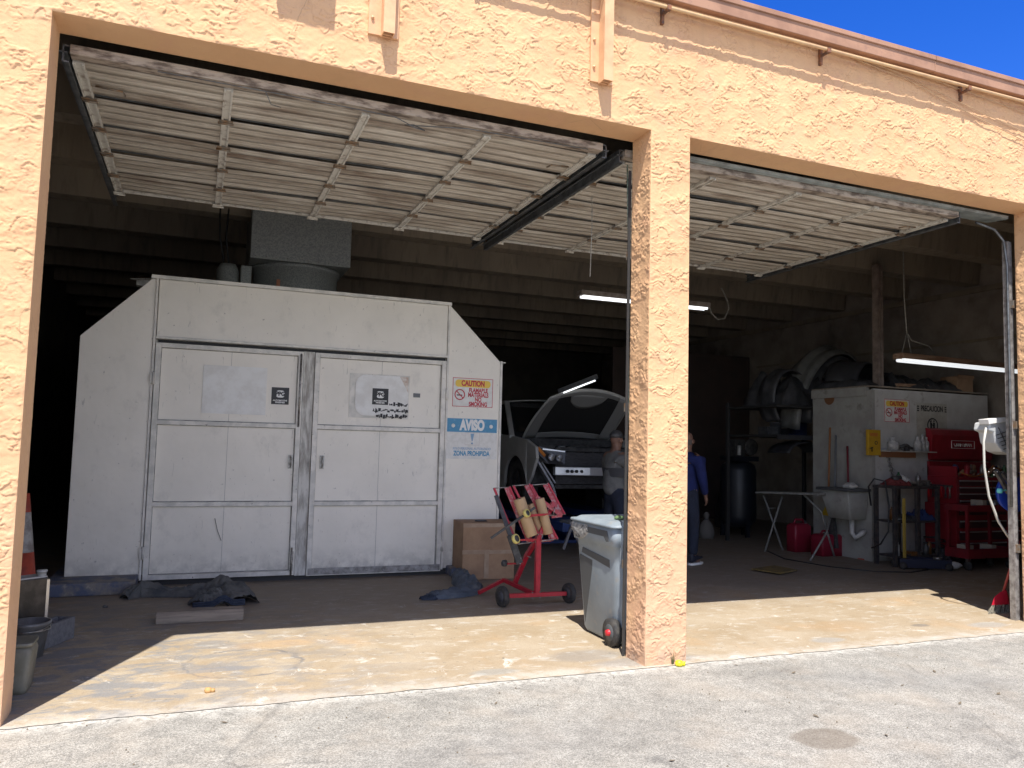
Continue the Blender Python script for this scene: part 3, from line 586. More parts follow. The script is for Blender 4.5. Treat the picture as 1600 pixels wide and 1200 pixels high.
X0, X1, Z0, Z1 = 3.40, 4.0, 1.27, 1.725; Y_ = BY-.001
q = MB(); q.box(X0, X1, Y_-.004, Y_, Z0, Z1); q.obj('sign_board', SW, t)
q = MB(); q.box(X0+.004, X1-.004, Y_-.0052, Y_-.0042, Z1-.155, Z1-.004); q.obj('blue_header', BL, t)
text('sign_lettering', 'AVISO', (3.70, Y_-.006, Z1-.08), .155, WH, t, .66, .010)
q = MB()
for x in (X0+.075, X1-.075): q.lathe((x, Y_-.0054, Z1-.085), [(0, .001), (.022, .001), (.022, 0)], 16, (0, -1, 0))
q.obj('white_dot', WH, t)
q = MB(); q.add([(3.68, Y_-.0052, 1.555), (3.725, Y_-.0052, 1.555), (3.708, Y_-.0052, 1.47), (3.697, Y_-.0052, 1.47)], [(0, 1, 2, 3)]); q.lathe((3.7025, Y_-.005, 1.446), [(0, .001), (.011, .001), (.011, 0)], 12, (0, -1, 0)); q.obj('exclamation_mark', BG, t)
q = MB()
for a, b in (((3.62, 1.425), (3.79, 1.43)), ((3.62, 1.563), (3.79, 1.567))): q.box(a[0], b[0], Y_-.0048, Y_-.0042, a[1], b[1])
for x in (3.617, 3.787): q.box(x, x+.003, Y_-.0048, Y_-.0042, 1.43, 1.563)
q.obj('symbol_frame', mat('thin grey line', (.55, .5, .46), .7), t)
text('sign_lettering', 'SOLO PERSONAL AUTORIZADO', (3.70, Y_-.005, 1.385), .036, BG, t, .86, .0006, shear=.2)
text('sign_lettering', 'ZONA PROHIBIDA', (3.70, Y_-.005, 1.33), .073, BL, t, .70, .003)
# ------------------------------------------------------------ grey rollout bin
gp = mat('grey bin plastic', (.25, .295, .335), .5, c2=(.205, .245, .28), scale=4, c3=(.27, .28, .28), s3=11, lo3=.58, hi3=.7, bump=.06)
gpd = mat('bin recess plastic', (.075, .08, .085), .6); rb = mat('black rubber', (.025, .025, .027), .75, c2=(.06, .055, .05), scale=20); red = mat('red plastic', (.55, .02, .03), .4)
bn = thing('rollout_bin', 'grey wheeled rollout rubbish bin standing against the left side of the stucco pillar', 'rubbish bin', (3.9, .8, .004))
def rr(x0, x1, y0, y1, z, r_, n=5):
    pts = []
    for cx, cy, a0 in ((x1-r_, y1-r_, 0), (x0+r_, y1-r_, 90), (x0+r_, y0+r_, 180), (x1-r_, y0+r_, 270)):
        for i in range(n+1): a = R(a0+90*i/n); pts.append(Vector((cx+r_*math.cos(a), cy+r_*math.sin(a), z)))
    return pts
q = MB(); st = [(0.02, 3.70, 4.13, .55, 1.06, .05), (.05, 3.685, 4.14, .53, 1.08, .06), (.60, 3.64, 4.19, .47, 1.12, .06), (.72, 3.63, 4.20, .465, 1.125, .06), (.725, 3.60, 4.22, .45, 1.14, .05), (.86, 3.59, 4.23, .445, 1.15, .05)]
q.loft([rr(a, b, c, d, z, r_) for z, a, b, c, d, r_ in st]); q.obj('bin_body', gp, bn)
q = MB(); q.loft([rr(3.575, 4.25, .43, 1.17, .862, .06), rr(3.57, 4.255, .425, 1.175, .868, .065), rr(3.575, 4.25, .43, 1.17, .880, .07), rr(3.61, 4.21, .47, 1.14, .884, .07), rr(3.63, 4.20, .50, 1.12, .900, .09), rr(3.66, 4.16, .54, 1.08, .903, .1)]); q.obj('bin_lid', gp, bn)
q = MB(); q.prism([(3.594, .55, .835), (3.594, .98, .835), (3.594, 1.06, .74), (3.594, 1.0, .735), (3.594, .93, .79), (3.594, .60, .79), (3.594, .56, .755), (3.594, .52, .76)], (-.006, 0, 0)); q.obj('side_grip_recess', gpd, bn)
q = MB(); q.prism([(3.655, .58, .56), (3.647, .58, .62), (3.64, 1.0, .66), (3.645, 1.02, .62)], (-.012, 0, 0)); q.obj('side_crease', gpd, bn)
q = MB(); q.prism([(3.650, .84, .58), (3.642, 1.06, .60), (3.688, 1.02, .08)], (-.008, 0, 0)); q.obj('side_flute', gpd, bn)
# rear (street side): handle brackets, axle, label
for x in (3.66, 4.12):
    q = MB(); q.prism([(x, .46, .60), (x, .40, .84), (x, .38, .92), (x, .42, .93), (x, .47, .80)], (.03, 0, 0)); q.obj('handle_bracket', gp, bn)
q = MB(); q.tube([(3.67, .395, .905), (4.14, .395, .905)], .014, 8); q.obj('push_handle', gp, bn)
q = MB(); q.box(3.70, 3.72, .44, .54, .15, .70).box(3.84, 3.86, .44, .54, .15, .70); q.obj('rear_rib', gp, bn)
q = MB(); q.box(3.735, 3.835, .452, .458, .62, .74); lb = q.obj('warning_label', mat('yellow label', (.75, .5, .04), .5), bn)
q = MB(); q.box(3.742, 3.828, .449, .4515, .70, .735); q.obj('label_band', RD, lb)
q = MB(); q.box(3.742, 3.828, .449, .4515, .66, .685); q.box(3.742, 3.80, .449, .4515, .63, .65); q.obj('label_print', BK, lb)
for x in (3.635, 4.13):
    q = MB(); q.lathe((x, .56, .104), [(.045, -.001), (.10, -.004), (.10, .052), (.045, .055)], 28, (1, 0, 0)); wv = q.obj('wheel', rb, bn)
    q = MB(); q.lathe((x, .56, .104), [(0, -.006), (.06, -.006), (.06, .05), (0, .05)], 20, (1, 0, 0)); q.obj('wheel_rim', gpd, wv)
    q = MB(); q.lathe((x, .56, .104), [(0, -.035), (.02, -.034), (.024, -.006)], 14, (1, 0, 0)); q.obj('hub_cap', red, wv)
q = MB(); q.box(3.725, 3.80, .50, .68, .03, .20); q.obj('wheel_housing', gpd, bn)
q = MB()   # crumpled white bag under the lid lip
r2 = random.Random(2)
q.grid(lambda u, v: (3.590-.012*math.sin(v*3)-.010*float(perlin(u*9, v*6)), .86+.28*u, .858-.13*v*(.55+.45*math.sin(u*3.1))), 18, 12); tag(q.obj('plastic_bag', mat('crumpled clear plastic', (.36, .36, .35), .35, c2=(.18, .18, .18), scale=30), solid=.002), 'crumpled clear plastic bag hanging out under the grey bin lid', 'plastic bag')
gl = thing('work_glove', 'worn beige and green work glove lying on the grey bin lid', 'glove', (3.86, .68, .905))
q = MB(); q.loft([rr(3.78, 3.90, .60, .70, .924, .03), rr(3.77, 3.91, .595, .705, .944, .04), rr(3.79, 3.89, .61, .69, .956, .03)]); q.obj('glove_palm', mat('glove cloth', (.42, .38, .30), .9, c2=(.2, .19, .15), scale=40, bump=.4), gl)
for i, (dy, ln) in enumerate(((.61, .07), (.635, .085), (.66, .08), (.685, .065))): q = MB(); q.tube([(3.79, dy, .936), (3.79-ln*.6, dy+.01, .945), (3.79-ln, dy+.02, .932)], [.011, .011, .008], 7); q.obj('glove_finger', mat('green glove rubber', (.12, .2, .08), .7), gl)
q = MB(); q.tube([(3.85, .60, .936), (3.83, .56, .945), (3.80, .545, .935)], [.012, .011, .008], 7); q.obj('glove_thumb', mat('glove grey', (.2, .2, .19), .8), gl)
bn.scale.x = .86; bn.location += Vector((.0, -.04, 0)); gl.location += Vector((.05, -.05, -.019)); bpy.data.objects['plastic_bag'].location += Vector((.05, -.05, 0))
# ------------------------------------------------------------ red masking paper machine
rp = mat('red powder coat', (.45, .018, .035), .4, c2=(.34, .015, .03), scale=14, c3=(.3, .12, .1), s3=25, lo3=.66, hi3=.72)
rpw = mat('worn red tray', (.38, .05, .06), .5, c2=(.42, .28, .27), scale=40, lo=.5, hi=.64)
kp = mat('kraft masking paper', (.50, .34, .19), .8, c2=(.44, .29, .16), scale=8); ty = mat('yellow tape', (.72, .62, .20), .5); dkm = mat('dark tube', (.035, .037, .04), .5, c2=(.08, .08, .08), scale=20)
my = 2.02
mm = thing('masking_paper_machine', 'red wheeled masking paper dispenser holding two brown paper rolls and yellow tape', 'paper dispenser', (3.75, my, .004))
pt = lambda x, y, Y=my: P(x, y, Y)
q = MB(); q.bar(pt(792, 931), pt(884, 927), .042, .035); q.obj('base_bar', rp, mm)
q = MB(); q.bar(pt(839, 928), pt(841, 838), .045, .04, (0, 1, 0)); q.obj('upright_post', rp, mm)
q = MB(); q.bar(pt(841, 840, my), pt(864, 786, my+.06), .036, .036, (0, 1, 0)); q.obj('upper_arm', rp, mm)
q = MB(); q.bar(pt(842, 838, my+.02), pt(823, 868, my+.25), .04, .035, (0, 1, 0)); q.bar(pt(823, 868, my+.25), pt(804, 912, my+.42), .04, .03, (0, 1, 0)); q.obj('lower_arm', rp, mm)
q = MB(); q.bar(pt(832, 927, my+.02), pt(787, 906, my+.55), .03, .035); q.bar(pt(787, 906, my+.55), pt(748, 926, my+.45), .03, .03); q.obj('rear_leg', rp, mm)
for x in (785, 889):
    c = pt(x, 936 if x < 800 else 930, my); c.z = .094; wdt = .045
    q = MB(); q.lathe(c, [(.05, -.02), (.085, -.026), (.092, -.01), (.092, .012), (.085, .024), (.05, .02)], 28, (1, .15, 0)); wv = q.obj('wheel', rb, mm)
    q = MB(); q.lathe(c, [(0, -.024), (.052, -.022), (.052, .02), (0, .022)], 20, (1, .15, 0)); q.obj('wheel_rim', mat('wheel grey', (.06, .06, .07), .6), wv)
# two tall serrated trays (frames) leaning, with paper rolls
def tray(px0, py0, px1, py1, wpx, Y0, Y1):
    a = pt(px0, py0, Y0); b = pt(px1, py1, Y1); ax = (pt(px0+wpx, py0-2, Y0)-a); n = ax.normalized()
    q = MB(); q.bar(a+ax*.86, b+ax*.86, .06, .006, (0, 1, 0)); q.obj('tray_blade', rpw, mm)
    q = MB(); q.bar(a, b, .018, .018, (0, 1, 0)); q.bar(a+ax, b+ax, .014, .03, (0, 1, 0)); q.obj('tray_rail', rp, mm)
    q = MB(); q.tube([a-n*.01, a+ax+n*.01], .006, 6); q.obj('tray_rod', met, mm)
    q = MB(); q.tube([b-n*.01, b+ax+n*.01], .006, 6); q.obj('tray_rod', met, mm)
tray(772, 763, 808, 850, 24, my+.12, my-.02); tray(802, 759, 846, 845, 25, my+.10, my-.02); tray(830, 758, 856, 806, 26, my+.12, my+.02)
for (a, b, r_, nm) in (((811, 779), (831, 837), .053, 0), ((843, 779), (857, 834), .043, 1), ((828, 788), (846, 836), .036, 2)):
    A = pt(*a, my-.03+.05*nm); B = pt(*b, my-.06+.05*nm); d = (B-A).normalized(); L = (B-A).length
    q = MB(); q.lathe(A, [(.016, 0), (r_-.002, 0), (r_, .004), (r_, L-.004), (r_-.002, L), (.016, L)], 26, d); q.obj('paper_roll', kp, mm)
q = MB(); q.bar(pt(838, 776, my+.02), pt(878, 806, my-.02), .035, .006, (0, 1, 0)); q.bar(pt(878, 806, my-.02), pt(862, 808, my-.02), .02, .01, (0, 1, 0)); q.bar(pt(836, 846, my), pt(859, 844, my), .02, .02); q.bar(pt(852, 806, my), pt(860, 846, my), .02, .01, (0, 1, 0)); q.obj('side_plate', rpw, mm)
for c, r_ in (((823, 802), .037), ((806, 842), .042)):
    C = pt(*c, my-.13); q = MB(); q.lathe(C, [(r_-.012, -.014), (r_, -.014), (r_, .014), (r_-.012, .014), (r_-.012, -.014)], 28, (.45, -.75, .35)); q.obj('tape_roll', ty, mm)
    q = MB(); q.lathe(C, [(0, -.012), (r_-.013, -.012), (r_-.013, .016), (0, .016)], 20, (.45, -.75, .35)); q.obj('tape_hub', dkm, mm)
q = MB(); q.bar(pt(823, 805, my-.12), pt(856, 803, my-.03), .014, .012); q.bar(pt(826, 807, my-.12), pt(856, 804, my-.02), .01, .01); q.bar(pt(806, 844, my-.12), pt(838, 843, my-.02), .014, .014); q.bar(pt(792, 881, my+.1), pt(818, 880, my+.2), .012, .014); q.obj('tape_arm', rp, mm)
q = MB(); q.lathe(pt(788, 880, my+.1), [(0, -.02), (.028, -.018), (.032, 0), (.028, .018), (0, .02)], 18, (.6, -.7, 0)); q.obj('end_hub', dkm, mm)
q = MB(); q.bar(pt(775, 774, my+.1), pt(797, 836, my-.02), .035, .02, (0, 1, 0)); q.bar(pt(797, 836, my-.02), pt(812, 880, my-.02), .06, .02, (0, 1, 0)); q.obj('dark_tray', dkm, mm)
q = MB(); q.bar(pt(767, 841, my-.05), pt(836, 793, my-.1), .018, .02, (0, 1, 0)); q.obj('dark_cross_bar', dkm, mm)
q = MB(); q.tube([pt(861, 793, my), pt(867, 795, my-.02), pt(864, 805, my-.03), pt(860, 803, my-.02), pt(866, 808, my-.02)], .004, 5); q.tube([pt(842, 833, my-.03), pt(848, 836, my-.04), pt(845, 845, my-.03)], .003, 5); q.tube([pt(824, 869, my+.2), pt(831, 872, my+.2)], .004, 5); q.obj('wire_clip', met, mm)
for x, y in ((832, 926), (844, 925), (832, 935), (844, 934), (814, 872), (813, 881), (850, 805), (841, 835)):
    q = MB(); q.lathe(pt(x, y, my-.03 if y > 900 else my-.04), [(0, -.004), (.006, -.003), (.007, .003)], 8, (0, 1, 0)); q.obj('bolt', met, mm)
# ------------------------------------------------------------ cardboard box
cbm = mat('brown cardboard', (.34, .215, .13), .85, c2=(.27, .165, .10), scale=5, bump=.1); tp = mat('packing tape', (.36, .26, .18), .35, c2=(.30, .2, .13), scale=12)
cx = thing('cardboard_box', 'large brown taped cardboard box beside the right cheek of the booth', 'box', (3.8, 3.6, .004))
a = P(722, 908, 3.36); X0 = a.x; X1 = X0+.60; z1 = .60
Mx = Matrix.Translation((X0, 3.37, 0)) @ Matrix.Rotation(R(-3), 4, 'Z')
q = MB(); q.box(0, .58, 0, .42, .006, z1, Mx); q.obj('box_body', cbm, cx, bevel=.006)
q = MB(); q.box(-.002, .30, -.003, 0, z1*.46, z1*.53, Mx).box(.0, .578, -.0045, -.0015, z1*.93, z1*.995, Mx).box(.24, .29, -.006, -.0015, .02, z1*.53, Mx).box(.29, .575, -.003, 0, z1*.46, z1*.52, Mx); q.obj('packing_tape', tp, cx)
q = MB(); q.box(.10, .11, -.002, 0, .05, .55, Mx).box(.48, .485, -.002, 0, .05, .57, Mx); q.box(.002, .576, .005, .41, z1, z1+.003, Mx); q.obj('box_flap', cbm, cx)
q = MB(); q.loft([rr(3.66, 3.80, 3.48, 3.54, .608, .02), rr(3.67, 3.79, 3.485, 3.535, .622, .02)]); tag(q.obj('black_tool', dkm), 'small flat black tool lying on top of the cardboard box', 'tool')
# ------------------------------------------------------------ moving blankets on the floor
dn = mat('denim blanket', (.12, .12, .115), .95, c2=(.07, .075, .08), scale=9, c3=(.14, .14, .135), s3=5, lo3=.5, hi3=.65, bump=.5, bscale=120)
dnb = mat('blue blanket edge', (.025, .035, .06), .95, c2=(.04, .05, .075), scale=30, bump=.4)
def bundle(path, ws, hs, seed, q=None):
    q = q or MB(); rg = random.Random(seed); pth = [Vector((*p, 0)) for p in path]; N = 60; ph = rg.random()*9
    def cr(t):
        s = t*(len(pth)-1); i = min(int(s), len(pth)-2); f = s-i; p0 = pth[max(i-1, 0)]; p1 = pth[i]; p2 = pth[i+1]; p3 = pth[min(i+2, len(pth)-1)]
        pos = .5*((2*p1)+(p2-p0)*f+(2*p0-5*p1+4*p2-p3)*f*f+(3*p1-p0-3*p2+p3)*f**3)
        L = lambda a: a[i]+(a[i+1]-a[i])*f
        return pos, L(ws), L(hs)
    def fn(u, v):
        p, w_, h_ = cr(u); p2, _, _ = cr(min(u+.01, 1)); p1, _, _ = cr(max(u-.01, 0)); d = (p2-p1).normalized(); n = Vector((-d.y, d.x, 0))
        a = math.pi*v; fold = .70+.30*float(perlin(u*9+ph, v*3.2))+.24*(1-2.4*abs(float(perlin(u*5+ph, v*5+3))))
        wv = w_*(1+.2*float(perlin(u*10, ph+v*2)))
        return p+n*(-math.cos(a)*wv/2)+Vector((0, 0, max(.006, math.sin(a)**.8*h_*fold+.02*float(perlin(u*30, v*12+ph)))))
    return q.grid(fn, 110, 34)
q = bundle([(.30, 3.17), (.42, 3.30), (.65, 3.22), (.85, 3.17), (1.05, 3.10), (1.20, 2.92), (1.28, 2.66)], [.10, .20, .13, .13, .20, .30, .26], [.05, .15, .09, .11, .20, .19, .10], 3); bk = q.obj('moving_blanket', dn); tag(bk, 'dark denim blanket rolled along the foot of the left booth door', 'blanket')
q = MB()
for k in range(3):
    q.tube([Vector((.86+.42*u, 2.56+.07*u+.012*k, .02+.016*k+.045*math.sin(math.pi*min(1, max(0, (u-.35)/.45)))**2)) for u in [i/16 for i in range(17)]], .010, 6)
q.obj('blanket_hem', dnb, bk)
q = bundle([(.90, 2.70), (.98, 2.82), (1.12, 2.96)], [.16, .30, .2], [.06, .12, .13], 8); q.obj('blanket_fold', dn, bk)
q = bundle([(3.52, 3.52), (3.44, 3.2), (3.42, 2.95), (3.36, 2.72), (3.18, 2.60), (2.98, 2.55), (2.86, 2.54)], [.20, .22, .24, .26, .24, .2, .10], [.14, .15, .13, .11, .09, .08, .04], 5); b2 = q.obj('moving_blanket', mat('blue grey blanket', (.10, .12, .15), .95, c2=(.06, .075, .10), scale=9, c3=(.16, .16, .15), s3=6, lo3=.55, hi3=.66, bump=.5, bscale=120)); tag(b2, 'blue grey blanket snaking over the floor between booth doors and cardboard box', 'blanket')
q = bundle([(2.80, 2.50), (2.90, 2.51), (3.0, 2.54)], [.06, .14, .10], [.03, .05, .06], 9); q.obj('blanket_end', dnb, b2)
# ------------------------------------------------------------ timber offcut
wdm = mat('grey weathered timber', (.30, .25, .20), .85, c2=(.18, .15, .12), scale=9, stretch=(.3, 3, 3), bump=.4, c3=(.28, .24, .19), s3=14, lo3=.55, hi3=.65)
q = MB(); q.prism([(.60, 2.09, .004), (.60, 2.27, .004), (.60, 2.27, .05), (.60, 2.25, .088), (.60, 2.12, .088), (.60, 2.09, .06)], (.64, -.02, 0)); tag(q.obj('timber_block', wdm, bevel=.006), 'weathered timber offcut lying on the floor in front of the booth', 'timber')
# ------------------------------------------------------------ bits inside the left jamb
cn = thing('traffic_cone', 'tall orange traffic cone with a white band half hidden by the left jamb', 'traffic cone', (-.50, 3.30, .004))
cc = Vector((-.52, 3.30, 0)); CO = mat('cone orange', (.48, .07, .035), .6, c2=(.3, .05, .03), scale=8); CW = mat('cone white sleeve', (.45, .43, .40), .6, c2=(.25, .22, .2), scale=12)
q = MB(); q.box(cc.x-.2, cc.x+.2, cc.y-.2, cc.y+.2, .004, .04); q.obj('cone_base', rb, cn, bevel=.01)
for a_, b_, m_ in ((.04, .42, CO), (.42, .76, CW), (.76, .92, CO)):
    f_ = lambda z: .135-.108*(z-.04)/.88
    q = MB(); q.lathe(cc, [(f_(a_), a_), (f_(b_), b_), (f_(b_)*.7, b_)], 24); q.obj('cone_band', m_, cn)
ca = thing('metal_can', 'tall rectangular dark thinner can with a bright front edge', 'can', (-.18, 2.12, .004))
q = MB(); Mc = Matrix.Translation((-.12, 2.03, 0)) @ Matrix.Rotation(R(38), 4, 'Z'); q.box(-.24, 0, 0, .16, .004, .40, Mc); q.obj('can_body', mat('tin side', (.055, .05, .045), .35, .5, c2=(.1, .09, .08), scale=9), ca, bevel=.008)
q = MB(); q.box(-.018, .003, -.003, .004, .03, .385, Mc); q.obj('bright_corner', mat('bare tin', (.75, .74, .7), .25, .6), ca)
q = MB(); q.box(-.23, -.01, .01, .15, .401, .41, Mc); q.lathe(Mc @ Vector((-.03, .05, .405)), [(.03, 0), (.03, .03), (.036, .03), (.036, .045), (0, .046)], 18); q.obj('can_cap', mat('pale cap', (.5, .5, .49), .4), ca)
bu = thing('plastic_bucket', 'empty clear grey plastic bucket by the left jamb', 'bucket', (-.11, 1.34, .004))
pb = mat('cloudy plastic', (.17, .17, .175), .35, c2=(.12, .12, .12), scale=14)
q = MB(); q.lathe((-.12, 1.36, .004), [(0, .003), (.088, 0), (.115, .20), (.125, .205), (.125, .225), (.112, .225), (.084, .01), (0, .01)], 28); q.obj('bucket_body', pb, bu)
q = MB(); q.lathe((-.12, 1.36, .004), [(.118, .17), (.122, .17), (.124, .18), (.118, .18)], 28); q.tube([Vector((-.12+.125*math.cos(R(a)), 1.36+.125*math.sin(R(a)), .21-.03*math.sin(R(a+180)))) for a in range(180, 361, 15)], .003, 5); q.obj('bucket_handle', met, bu)
cbk = thing('concrete_block', 'grey hollow concrete block beside the plastic bucket', 'block', (0, 1.63, .004)); ccm = mat('block concrete', (.16, .165, .18), .95, c2=(.12, .12, .13), scale=40, bump=.5)
Mb = Matrix.Translation((-.05, 1.50, .004)) @ Matrix.Rotation(R(66), 4, 'Z')
q = MB(); q.box(0, .34, 0, .03, 0, .15, Mb).box(0, .34, .11, .14, 0, .15, Mb).box(0, .03, .03, .11, 0, .15, Mb).box(.155, .185, .03, .11, 0, .15, Mb).box(.31, .34, .03, .11, 0, .15, Mb); q.obj('block_body', ccm, cbk, bevel=.004)
jg = thing('plastic_jug', 'pale yellowish plastic jug standing right against the left jamb', 'jug', (.0, .62, .004)); jm = mat('yellowed plastic', (.22, .21, .17), .5, c2=(.16, .15, .11), scale=7)
jc = Vector((-.035, .62, .004))
q = MB(); q.loft([rr(jc.x-.07, jc.x+.05, jc.y-.10, jc.y+.10, .004, .03), rr(jc.x-.07, jc.x+.055, jc.y-.11, jc.y+.11, .03, .03), rr(jc.x-.07, jc.x+.07, jc.y-.10, jc.y+.12, .22, .03), rr(jc.x-.06, jc.x+.06, jc.y-.08, jc.y+.11, .255, .04)]); q.obj('jug_body', jm, jg)
q = MB(); q.loft([rr(jc.x-.065, jc.x+.068, jc.y-.09, jc.y+.125, .255, .03), rr(jc.x-.065, jc.x+.068, jc.y-.09, jc.y+.125, .275, .03)]); q.obj('jug_lid', jm, jg)
for nm, (x, y), s, m_, lb, ct in (('yellow_scrap', (1061, 1041), .028, mat('yellow plastic', (.75, .70, .02), .4), 'small bright yellow plastic scrap on the asphalt at the pillar foot', 'scrap'), ('small_stone', (325, 1083), .022, mat('tan stone', (.5, .3, .12), .8), 'small tan stone on the slab near its front edge', 'stone'),
    ('dark_pebble', (163, 950), .016, dkm, 'small black pebble on the floor in front of the blue plinth', 'stone')):
    d = (_f+_r*((x-800)/FPX)-_u*((y-600)/FPX)); c = CAM+d*(-CAM.z/d.z); q = MB(); q.lathe((c.x, c.y, .004), [(0, s*1.3), (s*.7, s*1.15), (s, s*.5), (s*.85, 0), (0, 0)], 9); q.lathe((c.x+s*1.1, c.y, .004), [(0, s*.9), (s*.6, s*.8), (s*.6, 0), (0, 0)], 7); tag(q.obj(nm, m_), lb, ct)
lf = mat('dead leaf', (.16, .13, .09), .9)
q = MB(); r2 = random.Random(12)
for x, y in ((350, 1130), (1165, 1112), (1410, 1072), (1275, 1120), (1385, 1150), (1050, 1190), (775, 1100), (1460, 1050), (1240, 1052), (1500, 1100), (1150, 1040), (900, 1065), (1560, 1085)):
    d = (_f+_r*((x-800)/FPX)-_u*((y-600)/FPX)); c = CAM+d*(-CAM.z/d.z); a = r2.random()*6; s = r2.uniform(.012, .03); u = Vector((math.cos(a), math.sin(a), 0))*s; v = Vector((-u.y, u.x, 0))*.35
    q.add([c-u+Vector((0, 0, .004)), c+v+Vector((0, 0, .006)), c+u+Vector((0, 0, .010)), c-v+Vector((0, 0, .006))], [(0, 1, 2, 3)])
for k in range(420):
    x = r2.uniform(-1, 8); y = r2.uniform(-2.6, -.05); a = r2.random()*6; s = r2.uniform(.002, .007); u = Vector((math.cos(a), math.sin(a), 0))*s; v = Vector((-u.y, u.x, 0))*.7; c = Vector((x, y, .003)); q.add([c-u, c+v, c+u, c-v, c+Vector((0, 0, s))], [(0, 1, 4), (1, 2, 4), (2, 3, 4), (3, 0, 4)])
tag(q.obj('ground_litter', lf), 'dry leaf bits and grit scattered over the asphalt', 'litter', kind='stuff')
# small weed at the pillar foot
q = MB(); r2 = random.Random(5)
for k in range(9):
    a = r2.random()*6; h = r2.uniform(.04, .12); c = Vector((3.86, -.012, 0)); e = c+Vector((math.cos(a)*.02, -abs(math.sin(a))*.02, h)); q.add([c+Vector((-.003, 0, 0)), c+Vector((.003, 0, 0)), e], [(0, 1, 2)])
tag(q.obj('weed', mat('weed', (.09, .10, .04), .8)), 'tiny weed sprouting from the crack at the pillar foot', 'weed')
# ------------------------------------------------------------ broom
br_ = thing('push_broom', 'red angled broom leaning on the right door track', 'broom', (7.88, .62, .004))
A = P(1567, 927, .60); B = P(1592, 845, .45)
q = MB(); q.tube([A, B], .012, 10); q.obj('broom_handle', mat('red broom pole', (.32, .05, .05), .45), br_)
rc = mat('red broom cap', (.62, .02, .05), .4)
q = MB(); c0 = P(1553, 946, .60); q.loft([[P(1549, 946, .57), P(1577, 944, .57), P(1579, 944, .64), P(1552, 946, .64)], [P(1554, 932, .57), P(1574, 928, .57), P(1575, 928, .64), P(1556, 931, .64)], [P(1563, 925, .58), P(1572, 921, .58), P(1573, 921, .62), P(1564, 925, .62)]], smooth=False); q.obj('broom_cap', rc, br_, bevel=.003)
q = MB(); r2 = random.Random(6)
for k in range(260):
    u = r2.random(); w_ = r2.random(); x = 1550+28*u; a = P(x, 945, .57+.07*w_); e = P(x+(-5+4*u)+r2.uniform(-2, 2), 961+r2.uniform(-2, 1), .56+.09*w_); e.z = max(e.z, .006); q.bar(a, e, .003)
q.obj('bristles', mat('broom bristle', (.28, .26, .21), .8, c2=(.12, .11, .09), scale=60), br_)
# ------------------------------------------------------------ white SUV on a low lift, bonnet open
cwp = mat('white car paint', (.50, .50, .48), .35, c2=(.42, .42, .40), scale=5, coat=.4)
eb = mat('engine bay black', (.018, .018, .02), .6, c2=(.05, .05, .05), scale=18); gls = mat('car glass', (.02, .022, .025), .08, spec=.6)
alu = mat('aluminium beam', (.62, .64, .68), .35, .7); chr_ = mat('chrome', (.45, .45, .46), .3, .9)
CX, CY, CZ = 6.28, 5.45, .46
car = thing('parked_car', 'white SUV with open bonnet and no front bumper on a low blue lift', 'car', (CX, CY, CZ))
def C(x, y, z): return Vector((CX+x, CY+y, CZ+z))
def arc(yc, zc, r_, a0, a1, n=12): return [(yc+r_*math.cos(R(a0+(a1-a0)*i/n)), zc+r_*math.sin(R(a0+(a1-a0)*i/n))) for i in range(n+1)]
pr = [(.42, .52), (.22, .80), (.28, .96), (.62, 1.06), (1.35, 1.13), (2.4, 1.16), (4.2, 1.22), (4.72, 1.18), (4.82, .75), (4.75, .42), (4.25, .34)]+arc(3.82, .38, .42, 0, 180)+[(3.38, .30), (1.55, .30)]+arc(1.05, .38, .44, 0, 180, 14)
